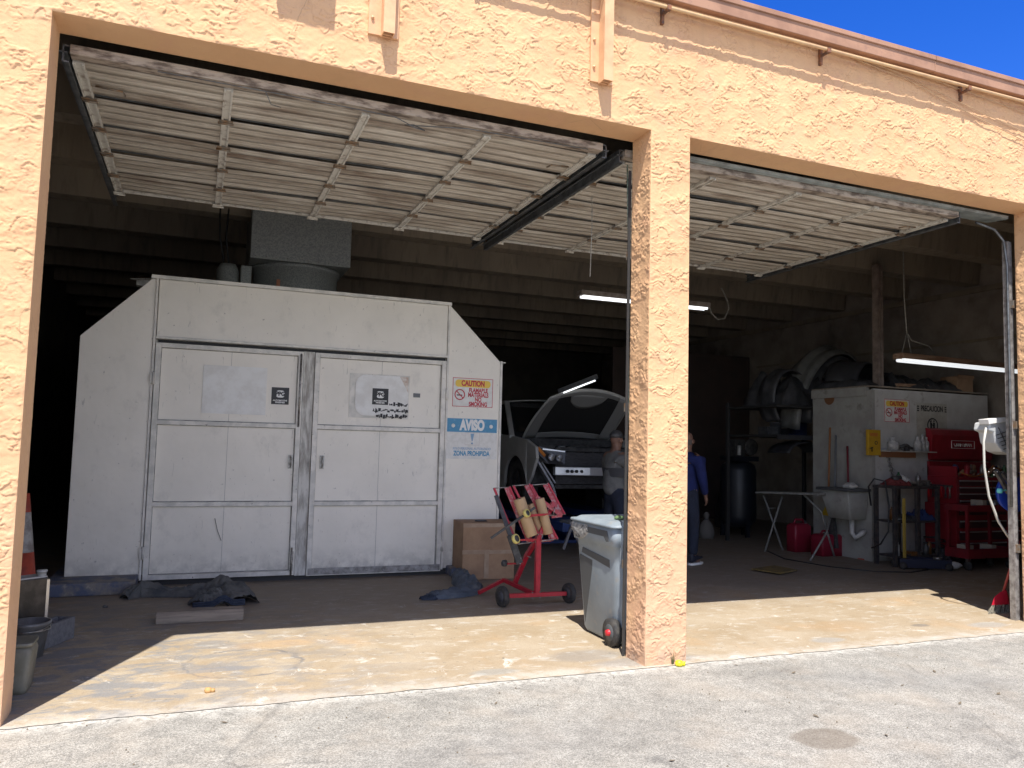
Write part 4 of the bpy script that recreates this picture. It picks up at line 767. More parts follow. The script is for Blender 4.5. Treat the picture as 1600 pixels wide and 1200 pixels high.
for sx in (-1, 1):
    q = MB(); n = len(pr)
    def bul(z): return .93+.035*math.sin(math.pi*min(1, max(0, (z-.3)/.9)))
    ro = [C(sx*bul(z), y, z) for y, z in pr]; ri = [C(sx*(bul(z)-.05), y, z) for y, z in pr]
    q.add(ro+ri, [tuple(range(n)), tuple(range(2*n-1, n-1, -1))]+[(i, (i+1) % n, (i+1) % n+n, i+n) for i in range(n)]); q.obj('body_side', cwp, car, bevel=.012)
    q = MB(); q.add([C(sx*.955, 1.62, .34), C(sx*.965, 1.62, 1.12), C(sx*.965, 1.63, 1.12), C(sx*.955, 1.63, .34)], [(0, 1, 2, 3)]); q.obj('door_gap', eb, car)
    # greenhouse side: dark glass and white pillars
    q = MB(); q.add([C(sx*.915, 1.42, 1.14), C(sx*.70, 2.15, 1.66), C(sx*.70, 4.1, 1.66), C(sx*.90, 4.5, 1.2)], [(0, 1, 2, 3)]); q.obj('side_window', gls, car, solid=.01)
    q = MB(); q.bar(C(sx*.93, 1.25, 1.10), C(sx*.69, 2.12, 1.68), .08, .06); q.bar(C(sx*.69, 2.12, 1.68), C(sx*.69, 4.15, 1.69), .07, .06); q.bar(C(sx*.69, 4.15, 1.69), C(sx*.90, 4.6, 1.18), .12, .08); q.bar(C(sx*.93, 2.62, 1.14), C(sx*.70, 2.70, 1.66), .05, .10); q.obj('roof_pillar', cwp, car, bevel=.01)
    q = MB(); q.lathe(C(sx*1.09, 1.80, 1.2), [(0, -.045), (.06, -.04), (.095, -.01), (.1, .03), (.085, .045), (0, .045)], 18, (.15*sx, 1, 0)); q.bar(C(sx*.92, 1.84, 1.16), C(sx*1.05, 1.82, 1.18), .05, .04); q.obj('wing_mirror', cwp, car)
    for yw in (1.05, 3.82):
        q = MB(); q.lathe(C(sx*.71, yw, .38), [(.22, 0), (.36, .0), (.375, .03), (.375, .19), (.36, .22), (.23, .22), (.22, 0)], 36, (sx, 0, 0)); wv = q.obj('wheel', rb, car)
        q = MB(); q.lathe(C(sx*.78, yw, .38), [(0, .09), (.05, .10), (.06, .06), (.20, .10), (.235, .13), (.235, .0)], 30, (sx, 0, 0)); 
        for k in range(5): a = R(72*k+12); q.bar(C(sx*.885, yw+.04*math.cos(a), .38+.04*math.sin(a)), C(sx*.895, yw+.22*math.cos(a), .38+.22*math.sin(a)), .05, .02, (1, 0, 0))
        q.obj('wheel_rim', mat('rim', (.12, .12, .125), .35, .7), wv)
        q = MB(); q.loft([[C(sx*.55, yw+.47*math.cos(R(a)), .38+.47*math.sin(R(a))) for a in range(0, 181, 15)], [C(sx*.90, yw+.47*math.cos(R(a)), .38+.47*math.sin(R(a))) for a in range(0, 181, 15)]], caps=False); q.obj('arch_liner', eb, car)
q = MB(); q.grid(lambda u, v: C((u*2-1)*.70, 2.12+2.05*v, 1.69+.05*(1-(u*2-1)**2)+.02*math.sin(math.pi*v)), 12, 8); q.obj('roof', cwp, car, solid=.02)
q = MB(); q.grid(lambda u, v: C((u*2-1)*(.88-.18*v), 1.28+.84*v-.08*(1-(u*2-1)**2)*(1-v), 1.10+.58*v), 12, 6); q.obj('windscreen', gls, car, solid=.01)
q = MB(); q.box(CX-.85, CX+.85, CY+1.2, CY+1.34, CZ+.98, CZ+1.09); q.box(CX-.9, CX+.9, CY+1.4, CY+4.7, CZ+.32, CZ+.38); q.box(CX-.88, CX+.88, CY+4.7, CY+4.78, CZ+.4, CZ+1.2); q.box(CX-.86, CX-.60, CY+.35, CY+1.3, CZ+.75, CZ+.98); q.box(CX+.60, CX+.86, CY+.35, CY+1.3, CZ+.75, CZ+.98); q.obj('inner_structure', eb, car)
q = MB()
r2 = random.Random(9); q.box(CX-.55, CX+.55, CY+.55, CY+1.2, CZ+.45, CZ+.86)
for k in range(22): x = r2.uniform(-.5, .5); y = r2.uniform(.45, 1.1); s = r2.uniform(.04, .12); q.box(CX+x-s, CX+x+s, CY+y-s*.7, CY+y+s*.7, CZ+.75, CZ+.86+r2.uniform(0, .1))
q.tube([C(-.5, .5, .9), C(-.2, .42, .98), C(.1, .5, .96), C(.4, .7, .92)], .035, 10); q.obj('engine', eb, car, bevel=.01)
q = MB()
for k in range(16): x = r2.uniform(-.5, .75); z = r2.uniform(.86, .97); L = r2.uniform(.03, .11); q.bar(C(x, .32+.3*r2.random(), z), C(x+L, .36+.3*r2.random(), z+r2.uniform(-.03, .03)), .02, .015)
q.obj('engine_bracket', alu, car)
q = MB(); q.box(CX-.62, CX+.62, CY+.30, CY+.36, CZ+.90, CZ+.96).box(CX-.62, CX-.54, CY+.30, CY+.36, CZ+.42, CZ+.90).box(CX+.54, CX+.62, CY+.30, CY+.36, CZ+.42, CZ+.90).box(CX-.62, CX+.62, CY+.30, CY+.36, CZ+.36, CZ+.42); q.obj('radiator_support', eb, car, bevel=.008)
q = MB(); q.box(CX-.53, CX+.53, CY+.34, CY+.37, CZ+.43, CZ+.89); 
q.obj('radiator', mat('radiator fins', (.07, .07, .075), .5, .5, c2=(.035, .035, .04), scale=40, stretch=(.4, 1, 3)), car)
q = MB(); q.loft([[C(x, .12+.10*abs(x/.65)**2, z) for z in (.56, .68)]+[C(x, .20+.10*abs(x/.65)**2, z) for z in (.68, .56)] for x in (-.66, -.4, -.15, .15, .4, .66)], smooth=False); q.obj('bumper_beam', alu, car, bevel=.008)
q = MB()
for x in (-.5, -.43, -.36, -.28): q = MB(); q.lathe(C(x, .14, .62), [(0, -.012), (.022, -.012), (.022, .02)], 12, (0, 1, 0)); q.obj('beam_hole', eb, car)
q = MB(); q.bar(C(-.88, .42, .78), C(-.66, .30, .38), .03, .09, (0, 1, 0)); q.bar(C(-.66, .30, .38), C(-.62, .28, .22), .03, .07, (0, 1, 0)); q.bar(C(-.80, .4, .74), C(-.62, .3, .44), .02, .03, (0, 1, 0)); q.obj('wing_flange', mat('bare bracket', (.3, .3, .31), .4, .4), car)
for sx in (-1, 1):
    q = MB(); q.prism([C(sx*.90, .32, .97), C(sx*.90, .30, .86), C(sx*.76, .22, .72), C(sx*.52, .20, .72), C(sx*.50, .22, .90)], (0, .12, 0)); hl = q.obj('headlight', mat('headlight housing', (.03, .03, .035), .3), car)
    for i, x in enumerate((.62, .74)):
        q = MB(); q.lathe(C(sx*x, .21, .81+.01*i), [(0, .03), (.025, .02), (.045, -.015), (.052, -.03)], 16, (0, 1, 0)); q.obj('reflector', chr_, hl)
    q = MB(); q.bar(C(sx*.52, .205, .90), C(sx*.84, .28, .93), .01, .02); q.obj('chrome_strip', alu, hl)
    q = MB(); q.bar(C(sx*.905, .30, .95), C(sx*.82, .235, .83), .012, .04); q.obj('amber_marker', mat('amber', (.55, .18, .02), .4), hl)
q = MB()
def hood(u, v, dz=0):
    x = (u*2-1); w_ = .82-.14*v**2-.06*(1-v); y = 1.28-.88*v-.04*(1-x*x)*v; z = 1.10+.74*v**.9-.10*x*x*v-.05*x*x
    return C(x*w_, y, z+dz)
q.grid(lambda u, v: hood(u, v), 20, 14); bo = q.obj('bonnet', cwp, car, solid=.012)
q = MB()   # inner frame: border ring and centre web
def ring(u0, u1, v0, v1, n=10): q.grid(lambda u, v: hood(u0+(u1-u0)*u, v0+(v1-v0)*v, -.02), n, n)
ring(.02, .14, .03, .97); ring(.86, .98, .03, .97); ring(.14, .86, .03, .14); ring(.14, .86, .90, .97)
q.grid(lambda u, v: hood(.28+.44*u, .90-(.28*math.sin(math.pi*u)**.6)*v, -.022), 12, 6); q.obj('bonnet_frame', mat('bonnet underside', (.24, .24, .235), .5), bo, solid=.006)
q = MB(); q.grid(lambda u, v: hood(.12+.76*u, .12+.78*v, -.014), 12, 10); q.obj('bonnet_insulation', mat('insulation', (.012, .012, .013), .95), bo, solid=.004)
lb_ = mat('lift blue', (.02, .05, .18), .5)
lift = thing('car_lift', 'blue scissor lift carrying the white SUV', 'lift', (CX, CY+2.4, .004))
for sx in (-1, 1):
    q = MB(); q.box(CX+sx*.62-.25, CX+sx*.62+.25, CY-.5, CY+4.4, .30, .42); q.obj('lift_ramp', lb_, lift, bevel=.01)
    q = MB(); q.bar((CX+sx*.62, CY+.8, .05), (CX+sx*.62, CY+3.2, .32), .12, .08); q.bar((CX+sx*.62, CY+3.2, .05), (CX+sx*.62, CY+.8, .32), .10, .06); q.obj('scissor_arm', lb_, lift)
    for yw in (1.05, 3.82): q = MB(); q.box(CX+sx*.82-.1, CX+sx*.82+.1, CY+yw-.15, CY+yw+.15, .42, CZ+.02); q.obj('wheel_block', eb, lift)
q = MB(); q.box(CX-1, CX+1, CY+.6, CY+3.6, .004, .045); q.obj('lift_base', lb_, lift)
# work stand in front of the car
t = thing('work_stand', 'dark folding work stand between the red paper machine and the bin', 'stand', (5.0, 4.2, 0))
q = MB()
for a, b in (((880, 858), (893, 822)), ((905, 850), (893, 822)), ((893, 822), (925, 818)), ((925, 818), (935, 850))): q.bar(P(*a, 4.2), P(*b, 4.2), .03)
q.obj('stand_frame', mat('grey tube', (.12, .12, .13), .5), t); q = MB(); q.box(*sorted((P(885, 815, 4.2).x, P(940, 815, 4.2).x)), 4.1, 4.4, P(890, 818, 4.2).z, P(890, 818, 4.2).z+.03); q.obj('stand_top', mat('grey top', (.14, .15, .17), .5), t)
# ------------------------------------------------------------ people
def skin_obj(name, pts, edges, rad, m, parent, sub=2, root=0):
    q = MB(); me = bpy.data.meshes.new(name); o0 = parent.location; me.from_pydata([tuple(Vector(p)-o0) for p in pts], edges, []); me.materials.append(m)
    o = bpy.data.objects.new(name, me); col.objects.link(o); o.parent = parent
    k = o.modifiers.new('skin', 'SKIN'); k.use_smooth_shade = True; k.branch_smoothing = .6
    for i, v in enumerate(me.skin_vertices[0].data):
        r_ = rad[i]; v.radius = r_ if isinstance(r_, tuple) else (r_, r_); v.use_root = (i == root)
    k = o.modifiers.new('sub', 'SUBSURF'); k.levels = sub; k.render_levels = sub; return o
def person(loc, face, label, shirt, trousers, shoe, hair, look=0, arm_l=None, arm_r=None, band=None, cap=None, h=1.72, bald=False):
    "face = heading in degrees (0 = +X, 90 = +Y)"
    t = thing('person', label, 'person', loc); s = h/1.72; F = Vector((math.cos(R(face)), math.sin(R(face)), 0)); Lf = Vector((-F.y, F.x, 0)); U = Vector((0, 0, 1)); o = Vector(loc)
    def W(f, l, u): return o+(F*f+Lf*l+U*u)*s
    hip = W(0, 0, .93); sk = mat('skin', (.22, .12, .085), .6, c2=(.17, .09, .06), scale=20)
    pts = [hip, W(.0, 0, 1.12), W(.0, 0, 1.32), W(-.01, 0, 1.44), W(0, 0, 1.50), W(.015, 0, 1.57), W(.02, 0, 1.64), W(.01, 0, 1.69)]
    rad = [(.15, .11), (.13, .10), (.155, .105), (.09, .075), (.052, .052), (.068, .078), (.076, .092), (.055, .066)]; ed = [(i, i+1) for i in range(7)]
    arms = {}; legs = {}
    for k, d, ar in ((1, arm_l, 'L'), (-1, arm_r, 'R')):
        el, ha = d or ((-.02, .27, 1.10), (.04, .27, .86))
        b = len(pts); sh = W(-.01, k*.17, 1.42); e = W(el[0], k*el[1], el[2]); w_ = W(ha[0], k*ha[1], ha[2]); pts += [sh, e, w_]; rad += [.055, .042, .027]; ed += [(3, b), (b, b+1), (b+1, b+2)]
        dr = (w_-e).normalized(); sd_ = dr.cross(Lf*k if abs(dr.dot(Lf)) < .8 else U).normalized(); up_ = dr.cross(sd_); pm = w_+dr*.05*s; pts.append(pm); rad.append((.036, .018)); ed.append((b+2, b+3)); arms[ar] = (sh, e, w_)
        for j in range(4):
            f0 = pm+dr*.04*s+sd_*(j-1.5)*.019*s; ln = (.030, .036, .033, .026)[j]*s; c = len(pts); pts += [f0, f0+dr*ln+up_*.008, f0+dr*ln*1.7+up_*.025]; rad += [.0095, .0085, .007]; ed += [(b+3, c), (c, c+1), (c+1, c+2)]
        c = len(pts); f0 = w_+dr*.03*s+sd_*-.035*s; pts += [f0, f0+dr*.03*s-sd_*.02*s+up_*.012]; rad += [.011, .009]; ed += [(b+2, c), (c, c+1)]
        b = len(pts); hp = W(0, k*.095, .88); kn = W(.02, k*.10, .49); an = W(-.02, k*.11, .09); toe = W(.13, k*.13, .035)
        pts += [hp, kn, an, toe]; rad += [(.085, .09), .058, .038, (.042, .028)]; ed += [(0, b), (b, b+1), (b+1, b+2), (b+2, b+3)]; legs[ar] = (hp, kn, an, toe)
    skin_obj('body', pts, ed, rad, sk, t, 1)
    q1 = [W(0, 0, .84), W(.0, 0, 1.08), W(.0, 0, 1.30), W(-.005, 0, 1.43), W(0, 0, 1.485)]; r1 = [(.19, .15), (.175, .14), (.19, .135), (.14, .105), (.07, .07)]; e1 = [(0, 1), (1, 2), (2, 3), (3, 4)]
    for ar in 'LR':
        sh, e, w_ = arms[ar]; b = len(q1); q1 += [sh, e, e.lerp(w_, .92)]; r1 += [.082, .062, .043]; e1 += [(3, b), (b, b+1), (b+1, b+2)]
    skin_obj('shirt', q1, e1, r1, shirt, t, 2)
    q1 = [W(0, 0, 1.10), W(0, 0, .86)]; r1 = [(.155, .122), (.165, .137)]; e1 = [(0, 1)]
    for ar in 'LR':
        hp, kn, an, toe = legs[ar]; b = len(q1); q1 += [hp+Vector((0, 0, -.08)), kn, an+Vector((0, 0, .02))]; r1 += [.098, .075, .062]; e1 += [(1, b), (b, b+1), (b+1, b+2)]
    skin_obj('trousers', q1, e1, r1, trousers, t, 2)
    for ar in 'LR':
        hp, kn, an, toe = legs[ar]; dd = (toe-an); dd.z = 0; dd.normalize(); sw = Vector((-dd.y, dd.x, 0))
        rg = [[an+dd*a+sw*(w_*math.cos(R(b)))+U*(max(-.05, hh*math.sin(R(b)))) for b in range(0, 360, 30)] for a, w_, hh in ((-.075, .03, .05), (-.05, .042, .065), (.03, .042, .05), (.12, .048, .02), (.17, .042, .005), (.195, .02, -.01))]
        for r_ in rg:
            for v in r_: v.z = max(v.z, .03)
        q = MB(); q.loft(rg); so_ = q.obj('shoe', shoe, t)
        q = MB(); q.loft([[an+dd*(c[0])+sw*c[1]*1.0+U*(zz-an.z) for c in ((-.085, -.02), (-.06, -.046), (.1, -.055), (.19, -.03), (.205, 0), (.19, .03), (.1, .055), (-.06, .046), (-.085, .02))] for zz in (.006, .034)]); q.obj('sole', WH, so_)
    hd = W(.015, 0, 1.625); a = R(face+look); f2 = Vector((math.cos(a), math.sin(a), 0)); l2 = Vector((-f2.y, f2.x, 0))
    q = MB(); rings = []
    for z, rx, ry, off in ((-.115, .035, .035, .03), (-.10, .055, .052, .02), (-.06, .078, .062, .01), (-.01, .092, .072, 0), (.04, .097, .076, -.005), (.08, .088, .068, -.008), (.105, .06, .048, -.008), (.118, .02, .015, -.008)):
        rings.append([hd+(f2*(off+rx*math.cos(R(b)))+l2*(ry*math.sin(R(b)))+U*z)*s for b in range(0, 360, 20)])
    q.loft(rings); he = q.obj('head', sk, t)
    q = MB(); q.loft([[hd+(f2*(.088)+l2*x+U*z)*s for x, z in ((-.008, .02), (.008, .02), (.008, .015), (-.008, .015))], [hd+(f2*(.118)+l2*x+U*z)*s for x, z in ((-.014, -.03), (.014, -.03), (.014, -.042), (-.014, -.042))], [hd+(f2*.08+l2*x+U*z)*s for x, z in ((-.012, -.044), (.012, -.044), (.012, -.05), (-.012, -.05))]]); q.obj('nose', sk, he)
    for k in (-1, 1):
        q = MB(); q.lathe(hd+(l2*k*.074+U*-.005)*s, [(0, 0), (.03, .004), (.028, .012), (0, .008)], 12, l2*k+f2*-.4); q.obj('ear', sk, he)
        q = MB(); q.lathe(hd+(f2*.086+l2*k*.03+U*.012)*s, [(0, .006), (.009, .003), (.012, 0)], 10, f2); q.obj('eye', mat('eye', (.05, .04, .04), .3), he)
    q = MB(); q.bar(hd+(f2*.087+l2*-.022+U*-.062)*s, hd+(f2*.087+l2*.022+U*-.062)*s, .006, .008); q.obj('mouth', mat('lips', (.25, .09, .08), .5), he)
    q = MB()
    if cap:
        rings = [[hd+(f2*(-.005+r_*math.cos(R(b)))+l2*(r_*.8*math.sin(R(b)))+U*z)*s for b in range(0, 360, 20)] for z, r_ in ((.03, .103), (.07, .104), (.105, .085), (.128, .05), (.134, .01))]
        q.loft(rings); q.loft([[hd+(f2*x+l2*y+U*z)*s for x, y in ((.07, -.07), (.15, -.045), (.165, 0), (.15, .045), (.07, .07))] for z in (.036, .044)]); q.obj('cap', cap, t)
    elif not bald: q.loft([[hd+(f2*(-.012+r_*math.cos(R(b)))+l2*(r_*.8*math.sin(R(b)))+U*z)*s for b in range(0, 360, 20)] for z, r_ in ((.0, .095), (.05, .102), (.1, .075), (.122, .02))]); q.obj('hair', hair, t)
    else: q.loft([[hd+(f2*(-.02+r_*math.cos(R(b)))+l2*(r_*.82*math.sin(R(b)))+U*z)*s for b in range(60, 301, 20)] for z, r_ in ((-.05, .082), (-.02, .09), (.02, .092))], caps=False); q.obj('hair', hair, t)
    if band:
        q = MB(); q.loft([[W(.187*0+bx*math.cos(R(b)), by*math.sin(R(b)), z) for b in range(0, 360, 15)] for z, bx, by in ((1.13, .150, .186), (1.25, .153, .203))], caps=False); q.obj('chest_stripe', band, t)
    return t
jeans = mat('dark jeans', (.018, .024, .045), .9, c2=(.012, .016, .03), scale=12); shb = mat('dark shoe', (.02, .022, .035), .6)
person((5.80, 4.25, .004), 15, 'person in a grey shirt with a dark stripe and cap working at the open SUV', mat('grey shirt', (.16, .16, .155), .9, c2=(.11, .11, .11), scale=9), jeans, shb, dkm, look=5, arm_l=((.10, .26, 1.12), (.30, .12, 1.08)), arm_r=((.12, .25, 1.12), (.33, .14, 1.06)), band=mat('dark stripe', (.055, .055, .06), .9), cap=dkm, h=1.62)
person((6.60, 3.85, .004), 30, 'person in a blue sweatshirt standing just behind the stucco pillar', mat('blue sweatshirt', (.008, .016, .10), .9, c2=(.006, .012, .075), scale=8), jeans, shb, mat('short grey hair', (.12, .10, .09), .9), look=10, arm_l=((.12, .24, 1.14), (.30, .10, 1.16)), arm_r=((-.01, .235, 1.12), (.12, .22, .90)), h=1.63, bald=True)
# ------------------------------------------------------------ hanging fluorescent lights and cords
def lite(A, B, label, em, wood, wdt=.16, tr=.019):
    A = Vector(A); B = Vector(B); c = (A+B)/2; t = thing('fluorescent_light', label, 'light fixture', c)
    d = (B-A).normalized()
    q = MB(); q.bar(A+Vector((0, 0, .05)), B+Vector((0, 0, .05)), wdt, .07); q.obj('fixture_housing', wood, t, bevel=.004)
    tm = mat('lit tube', (.93, .97, 1.0), .4, emis=em); sd_ = d.cross(Vector((0, 0, 1))).normalized()
    for k in (-1, 1): q = MB(); q.tube([A+sd_*k*wdt*.26+d*.04, B+sd_*k*wdt*.26-d*.04], tr, 8); q.obj('tube_lamp', tm, t)
    return t
woodf = mat('raw wood frame', (.34, .22, .14), .8, c2=(.22, .12, .07), scale=9, stretch=(.5, 3, 3))
lite(P(905, 463, 5.2), P(1106, 483, 5.2), 'lit fluorescent light hanging behind the stucco pillar', .8, mat('pale housing', (.4, .36, .32), .7, c2=(.25, .2, .17), scale=9), .15)
tl = lite(P(1403, 562, 3.0), P(1403, 562, 3.0)+(P(1589, 580, 2.95)-P(1403, 562, 3.0)).normalized()*2.4, 'long wooden framed fluorescent light hanging in front of the white storage room', .42, woodf, .17, .026)
rope = mat('pale rope', (.40, .38, .34), .8, c2=(.25, .24, .21), scale=40)
def cord(pts, r_, label, m=rope, nm='rope', cat='cord'): q = MB(); q.tube(pts, r_, 6); return tag(q.obj(nm, m), label, cat)
cord([P(1411, 378, 3.0), P(1413, 470, 3.0), P(1417, 520, 3.0)], .008, 'pale rope holding up the wooden framed light at its left end')
for a in ((1409, 553), (1424, 553)): 
    q = MB(); q.tube([P(1417, 520, 3.0), P(*a, 3.0)], .005, 5); q.obj('light_sling', rope, tl)
q = MB(); q.tube([P(1417, 520, 3.0), P(1424, 532, 3.0), P(1440, 537, 3.0), P(1452, 541, 3.0), P(1460, 553, 3.0)], .007, 6); q.obj('light_flex', rope, tl)
lite(P(872, 617, 5.9), P(934, 593, 5.5), 'thin bright light tube above the SUV bonnet', .8, dkm, .02, .011)
cord([P(925, 275, 1.2), P(925, 350, 1.2), P(922, 432, 1.2)], .004, 'thin pull cord hanging under the raised door')
cord([P(980, 240, .45), P(982, 400, .45), P(982, 600, .45), P(986, 760, .45)], .0055, 'twisted pale green door rope hanging left of the stucco pillar', mat('green white rope', (.35, .42, .36), .8, c2=(.12, .2, .15), scale=60))
cord([P(1127, 450, 5.5), P(1136, 468, 5.5), P(1139, 482, 5.5), P(1132, 498, 5.5), P(1121, 499, 5.5), P(1112, 490, 5.5), P(1107, 476, 5.5)], .012, 'pale electric cord looping down to the light behind the pillar')
# ------------------------------------------------------------ white storage room at the right
RX, RY, RZ = 9.29, 3.47, 2.33
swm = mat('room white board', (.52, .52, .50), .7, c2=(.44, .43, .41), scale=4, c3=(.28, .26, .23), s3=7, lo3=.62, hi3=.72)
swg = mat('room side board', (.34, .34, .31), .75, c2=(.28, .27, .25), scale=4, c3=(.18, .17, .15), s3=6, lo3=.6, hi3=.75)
rm = thing('storage_room', 'white boarded storage room with a loaded flat top at the right wall', 'storage room', (10.4, RY, 0))
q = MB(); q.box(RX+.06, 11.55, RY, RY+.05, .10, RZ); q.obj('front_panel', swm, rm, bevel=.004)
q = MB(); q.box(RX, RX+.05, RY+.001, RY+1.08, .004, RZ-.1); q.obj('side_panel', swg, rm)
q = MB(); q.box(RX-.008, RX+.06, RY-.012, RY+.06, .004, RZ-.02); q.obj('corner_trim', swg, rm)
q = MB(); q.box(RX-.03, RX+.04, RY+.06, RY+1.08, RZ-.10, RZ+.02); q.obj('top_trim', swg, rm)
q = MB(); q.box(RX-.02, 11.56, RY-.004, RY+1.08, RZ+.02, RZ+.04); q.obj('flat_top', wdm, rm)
q = MB(); q.box(11.50, 11.55, RY+.05, RY+1.08, .004, RZ); q.box(RX+.06, 11.5, RY+1.03, RY+1.08, .004, RZ); q.box(RX+.06, 11.55, RY+.01, RY+.05, .004, .10); q.obj('rear_panel', swg, rm)
q = MB(); q.lathe((RX-.003, 4.22, 2.23), [(0, 0), (.10, 0)], 24, (-1, 0, 0)); q.obj('rust_patch', mat('rust patch', (.2, .09, .04), .8), rm)
caution(9.53, 9.99, 1.885, 2.195, RY-.002, 'dim CAUTION no smoking sign on the white storage room wall')
t = thing('precaution_sign', 'square PRECAUCION sign with a black ring above the red tool chest', 'sign', (10.42, RY, 1.75))
q = MB(); q.box(10.13, 10.71, RY-.006, RY-.002, 1.60, 2.17); q.obj('sign_board', mat('dull sign', (.46, .45, .40), .6, c2=(.38, .36, .31), scale=9), t)
text('sign_lettering', 'PRECAUCION', (10.42, RY-.007, 2.09), .11, BK, t, .62, .003)
q = MB(); 
for x in (10.155, 10.685):
    q = MB()
    for z in (2.06, 2.09, 2.12): q.box(x-.018, x+.018, RY-.0075, RY-.0062, z-.009, z+.009)
    q.obj('striped_mark', BK, t)
q = MB(); q.lathe((10.43, RY-.0065, 1.86), [(.085, 0), (.105, 0), (.105, .001), (.085, .001)], 30, (0, -1, 0)); q.bar((10.36, RY-.0075, 1.93), (10.50, RY-.0075, 1.79), .012, .001, (0, 1, 0)); q.obj('prohibition_ring', BK, t)
q = MB()
for x in (10.40, 10.455): q.lathe((x, RY-.0065, 1.92), [(0, .001), (.015, .001)], 10, (0, -1, 0)); q.prism([(x-.02, RY-.0068, 1.90), (x+.02, RY-.0068, 1.90), (x+.014, RY-.0068, 1.80), (x-.014, RY-.0068, 1.80)], (0, .0005, 0))
q.obj('figure_symbol', BK, t)
# yellow box at the corner
t = thing('yellow_dispenser', 'yellow dispenser box screwed to the corner of the storage room', 'dispenser', (9.27, RY-.05, 1.42))
q = MB(); q.box(9.18, 9.40, RY-.06, RY-.014, 1.42, 1.765); q.obj('box_body', mat('yellow paint', (.52, .32, .02), .5, c2=(.45, .26, .02), scale=9), t, bevel=.005)
q = MB(); q.lathe((9.315, RY-.061, 1.59), [(.018, 0), (.026, 0), (.026, .003), (.018, .003)], 18, (0, -1, 0)); q.bar((9.20, RY-.062, 1.51), (9.26, RY-.062, 1.53), .012, .003, (0, 1, 0)); q.box(9.23, 9.25, RY-.064, RY-.060, 1.47, 1.53); q.obj('dark_markings', BK, t)
q = MB(); 
for z in (1.71, 1.695, 1.68): q.box(9.21, 9.35, RY-.0615, RY-.060, z, z+.006)
q.obj('red_print', RD, t)
# shelf and bottles
t = thing('wall_shelf', 'small wooden wall shelf left of the red tool chest lid', 'shelf', (9.8, RY-.1, 1.42))
q = MB(); q.box(9.40, 10.25, RY-.22, RY-.002, 1.475, 1.49); q.obj('shelf_board', mat('pale shelf edge', (.42, .40, .36), .6), t)
q = MB(); q.box(9.42, 10.05, RY-.05, RY-.004, 1.40, 1.474); q.obj('shelf_cleat', mat('orange wood', (.26, .12, .06), .7), t)
wb = mat('white bottle', (.50, .50, .48), .5, c2=(.3, .3, .3), scale=25)
def bottle(x, r_, h, lab, nm='spray_gun_cup', m=wb):
    t = thing(nm, lab, 'bottle', (x, RY-.11, 1.49)); q = MB(); q.lathe((x, RY-.11, 1.492), [(0, 0), (r_, 0), (r_, h*.62), (r_*.5, h*.75), (r_*.4, h*.8)], 18); q.obj('bottle_body', m, t)
    q = MB(); q.lathe((x, RY-.11, 1.492), [(r_*.45, h*.8), (r_*.45, h), (0, h)], 12); q.obj('bottle_cap', m, t)
bottle(9.57, .075, .18, 'wide white cup at the left of the wall shelf', 'paint_cup'); bottle(10.02, .055, .20, 'white bottle in the middle of the wall shelf', 'plastic_bottle'); bottle(10.11, .04, .23, 'taller white bottle right of the others on the wall shelf', 'plastic_bottle'); bottle(10.18, .035, .20, 'slim white can at the right end of the wall shelf', 'spray_can')
t = thing('spray_gun', 'dark spray gun lying on the wall shelf', 'spray gun', (9.78, RY-.12, 1.49)); q = MB(); q.tube([(9.66, RY-.12, 1.54), (9.74, RY-.14, 1.56), (9.90, RY-.12, 1.53)], [.02, .03, .015], 10); q.tube([(9.74, RY-.14, 1.56), (9.78, RY-.16, 1.50)], .018, 8); q.obj('gun_body', dkm, t); q = MB(); q.lathe((9.80, RY-.12, 1.492), [(0, 0), (.04, 0), (.04, .08), (0, .1)], 14); q.obj('gun_cup', dkm, t)
q = MB(); z = 1.40
for k in range(9): q.lathe((9.55+.02*(k % 2)+.01*k, RY-.03, z-.03*k), [(0, .018), (.018, .01), (.02, -.008), (0, -.016)], 8)
tag(q.obj('hanging_chain', met), 'short chain hanging under the wall shelf', 'chain')
# tools leaning on the side of the room
def stick(x0, y0, x1, y1, m, label, head=None, cat='broom', nm='leaning_pole'):
    a = P(x0, y0, 1); 
    def onx(px, py, X=RX-.03): d = _f+_r*((px-800)/FPX)-_u*((py-600)/FPX); return CAM+d*((X-CAM.x)/d.x)
    A = onx(x0, y0); B = onx(x1, y1, RX-.10); t = thing(nm, label, cat, B); q = MB(); q.tube([A, B], .014, 8); q.obj('handle', m, t)
    if head: head(t, B)
    return t, B
def hd1(m, w_, h):
    def f(t, B): q = MB(); q.loft([[B+Vector((0, -.03, 0)), B+Vector((0, .03, 0)), B+Vector((-.03, .03, 0)), B+Vector((-.03, -.03, 0))], [B+Vector((.01, -w_, -h)), B+Vector((.01, w_, -h)), B+Vector((-.05, w_, -h)), B+Vector((-.05, -w_, -h))]], smooth=False); q.obj('broom_head', m, t)
    return f
stick(1297, 668, 1294, 792, mat('orange wooden stick', (.30, .13, .05), .6), 'orange wooden handle leaning on the side of the storage room', hd1(mat('yellow head', (.55, .36, .03), .5), .08, .12))
stick(1306, 680, 1303, 805, mat('grey metal stick', (.14, .15, .16), .5), 'dark grey metal handle leaning right of the orange one', hd1(dkm, .08, .45))
stick(1324, 697, 1326, 782, mat('dark red stick', (.16, .02, .03), .5), 'short dark red broom hanging head down near the corner of the storage room', hd1(mat('dark red broom', (.22, .02, .04), .7), .13, .22))
def onX(px, py, X): d = _f+_r*((px-800)/FPX)-_u*((py-600)/FPX); return CAM+d*((X-CAM.x)/d.x)
def onZ(px, py, Z=.004): d = _f+_r*((px-800)/FPX)-_u*((py-600)/FPX); return CAM+d*((Z-CAM.z)/d.z)
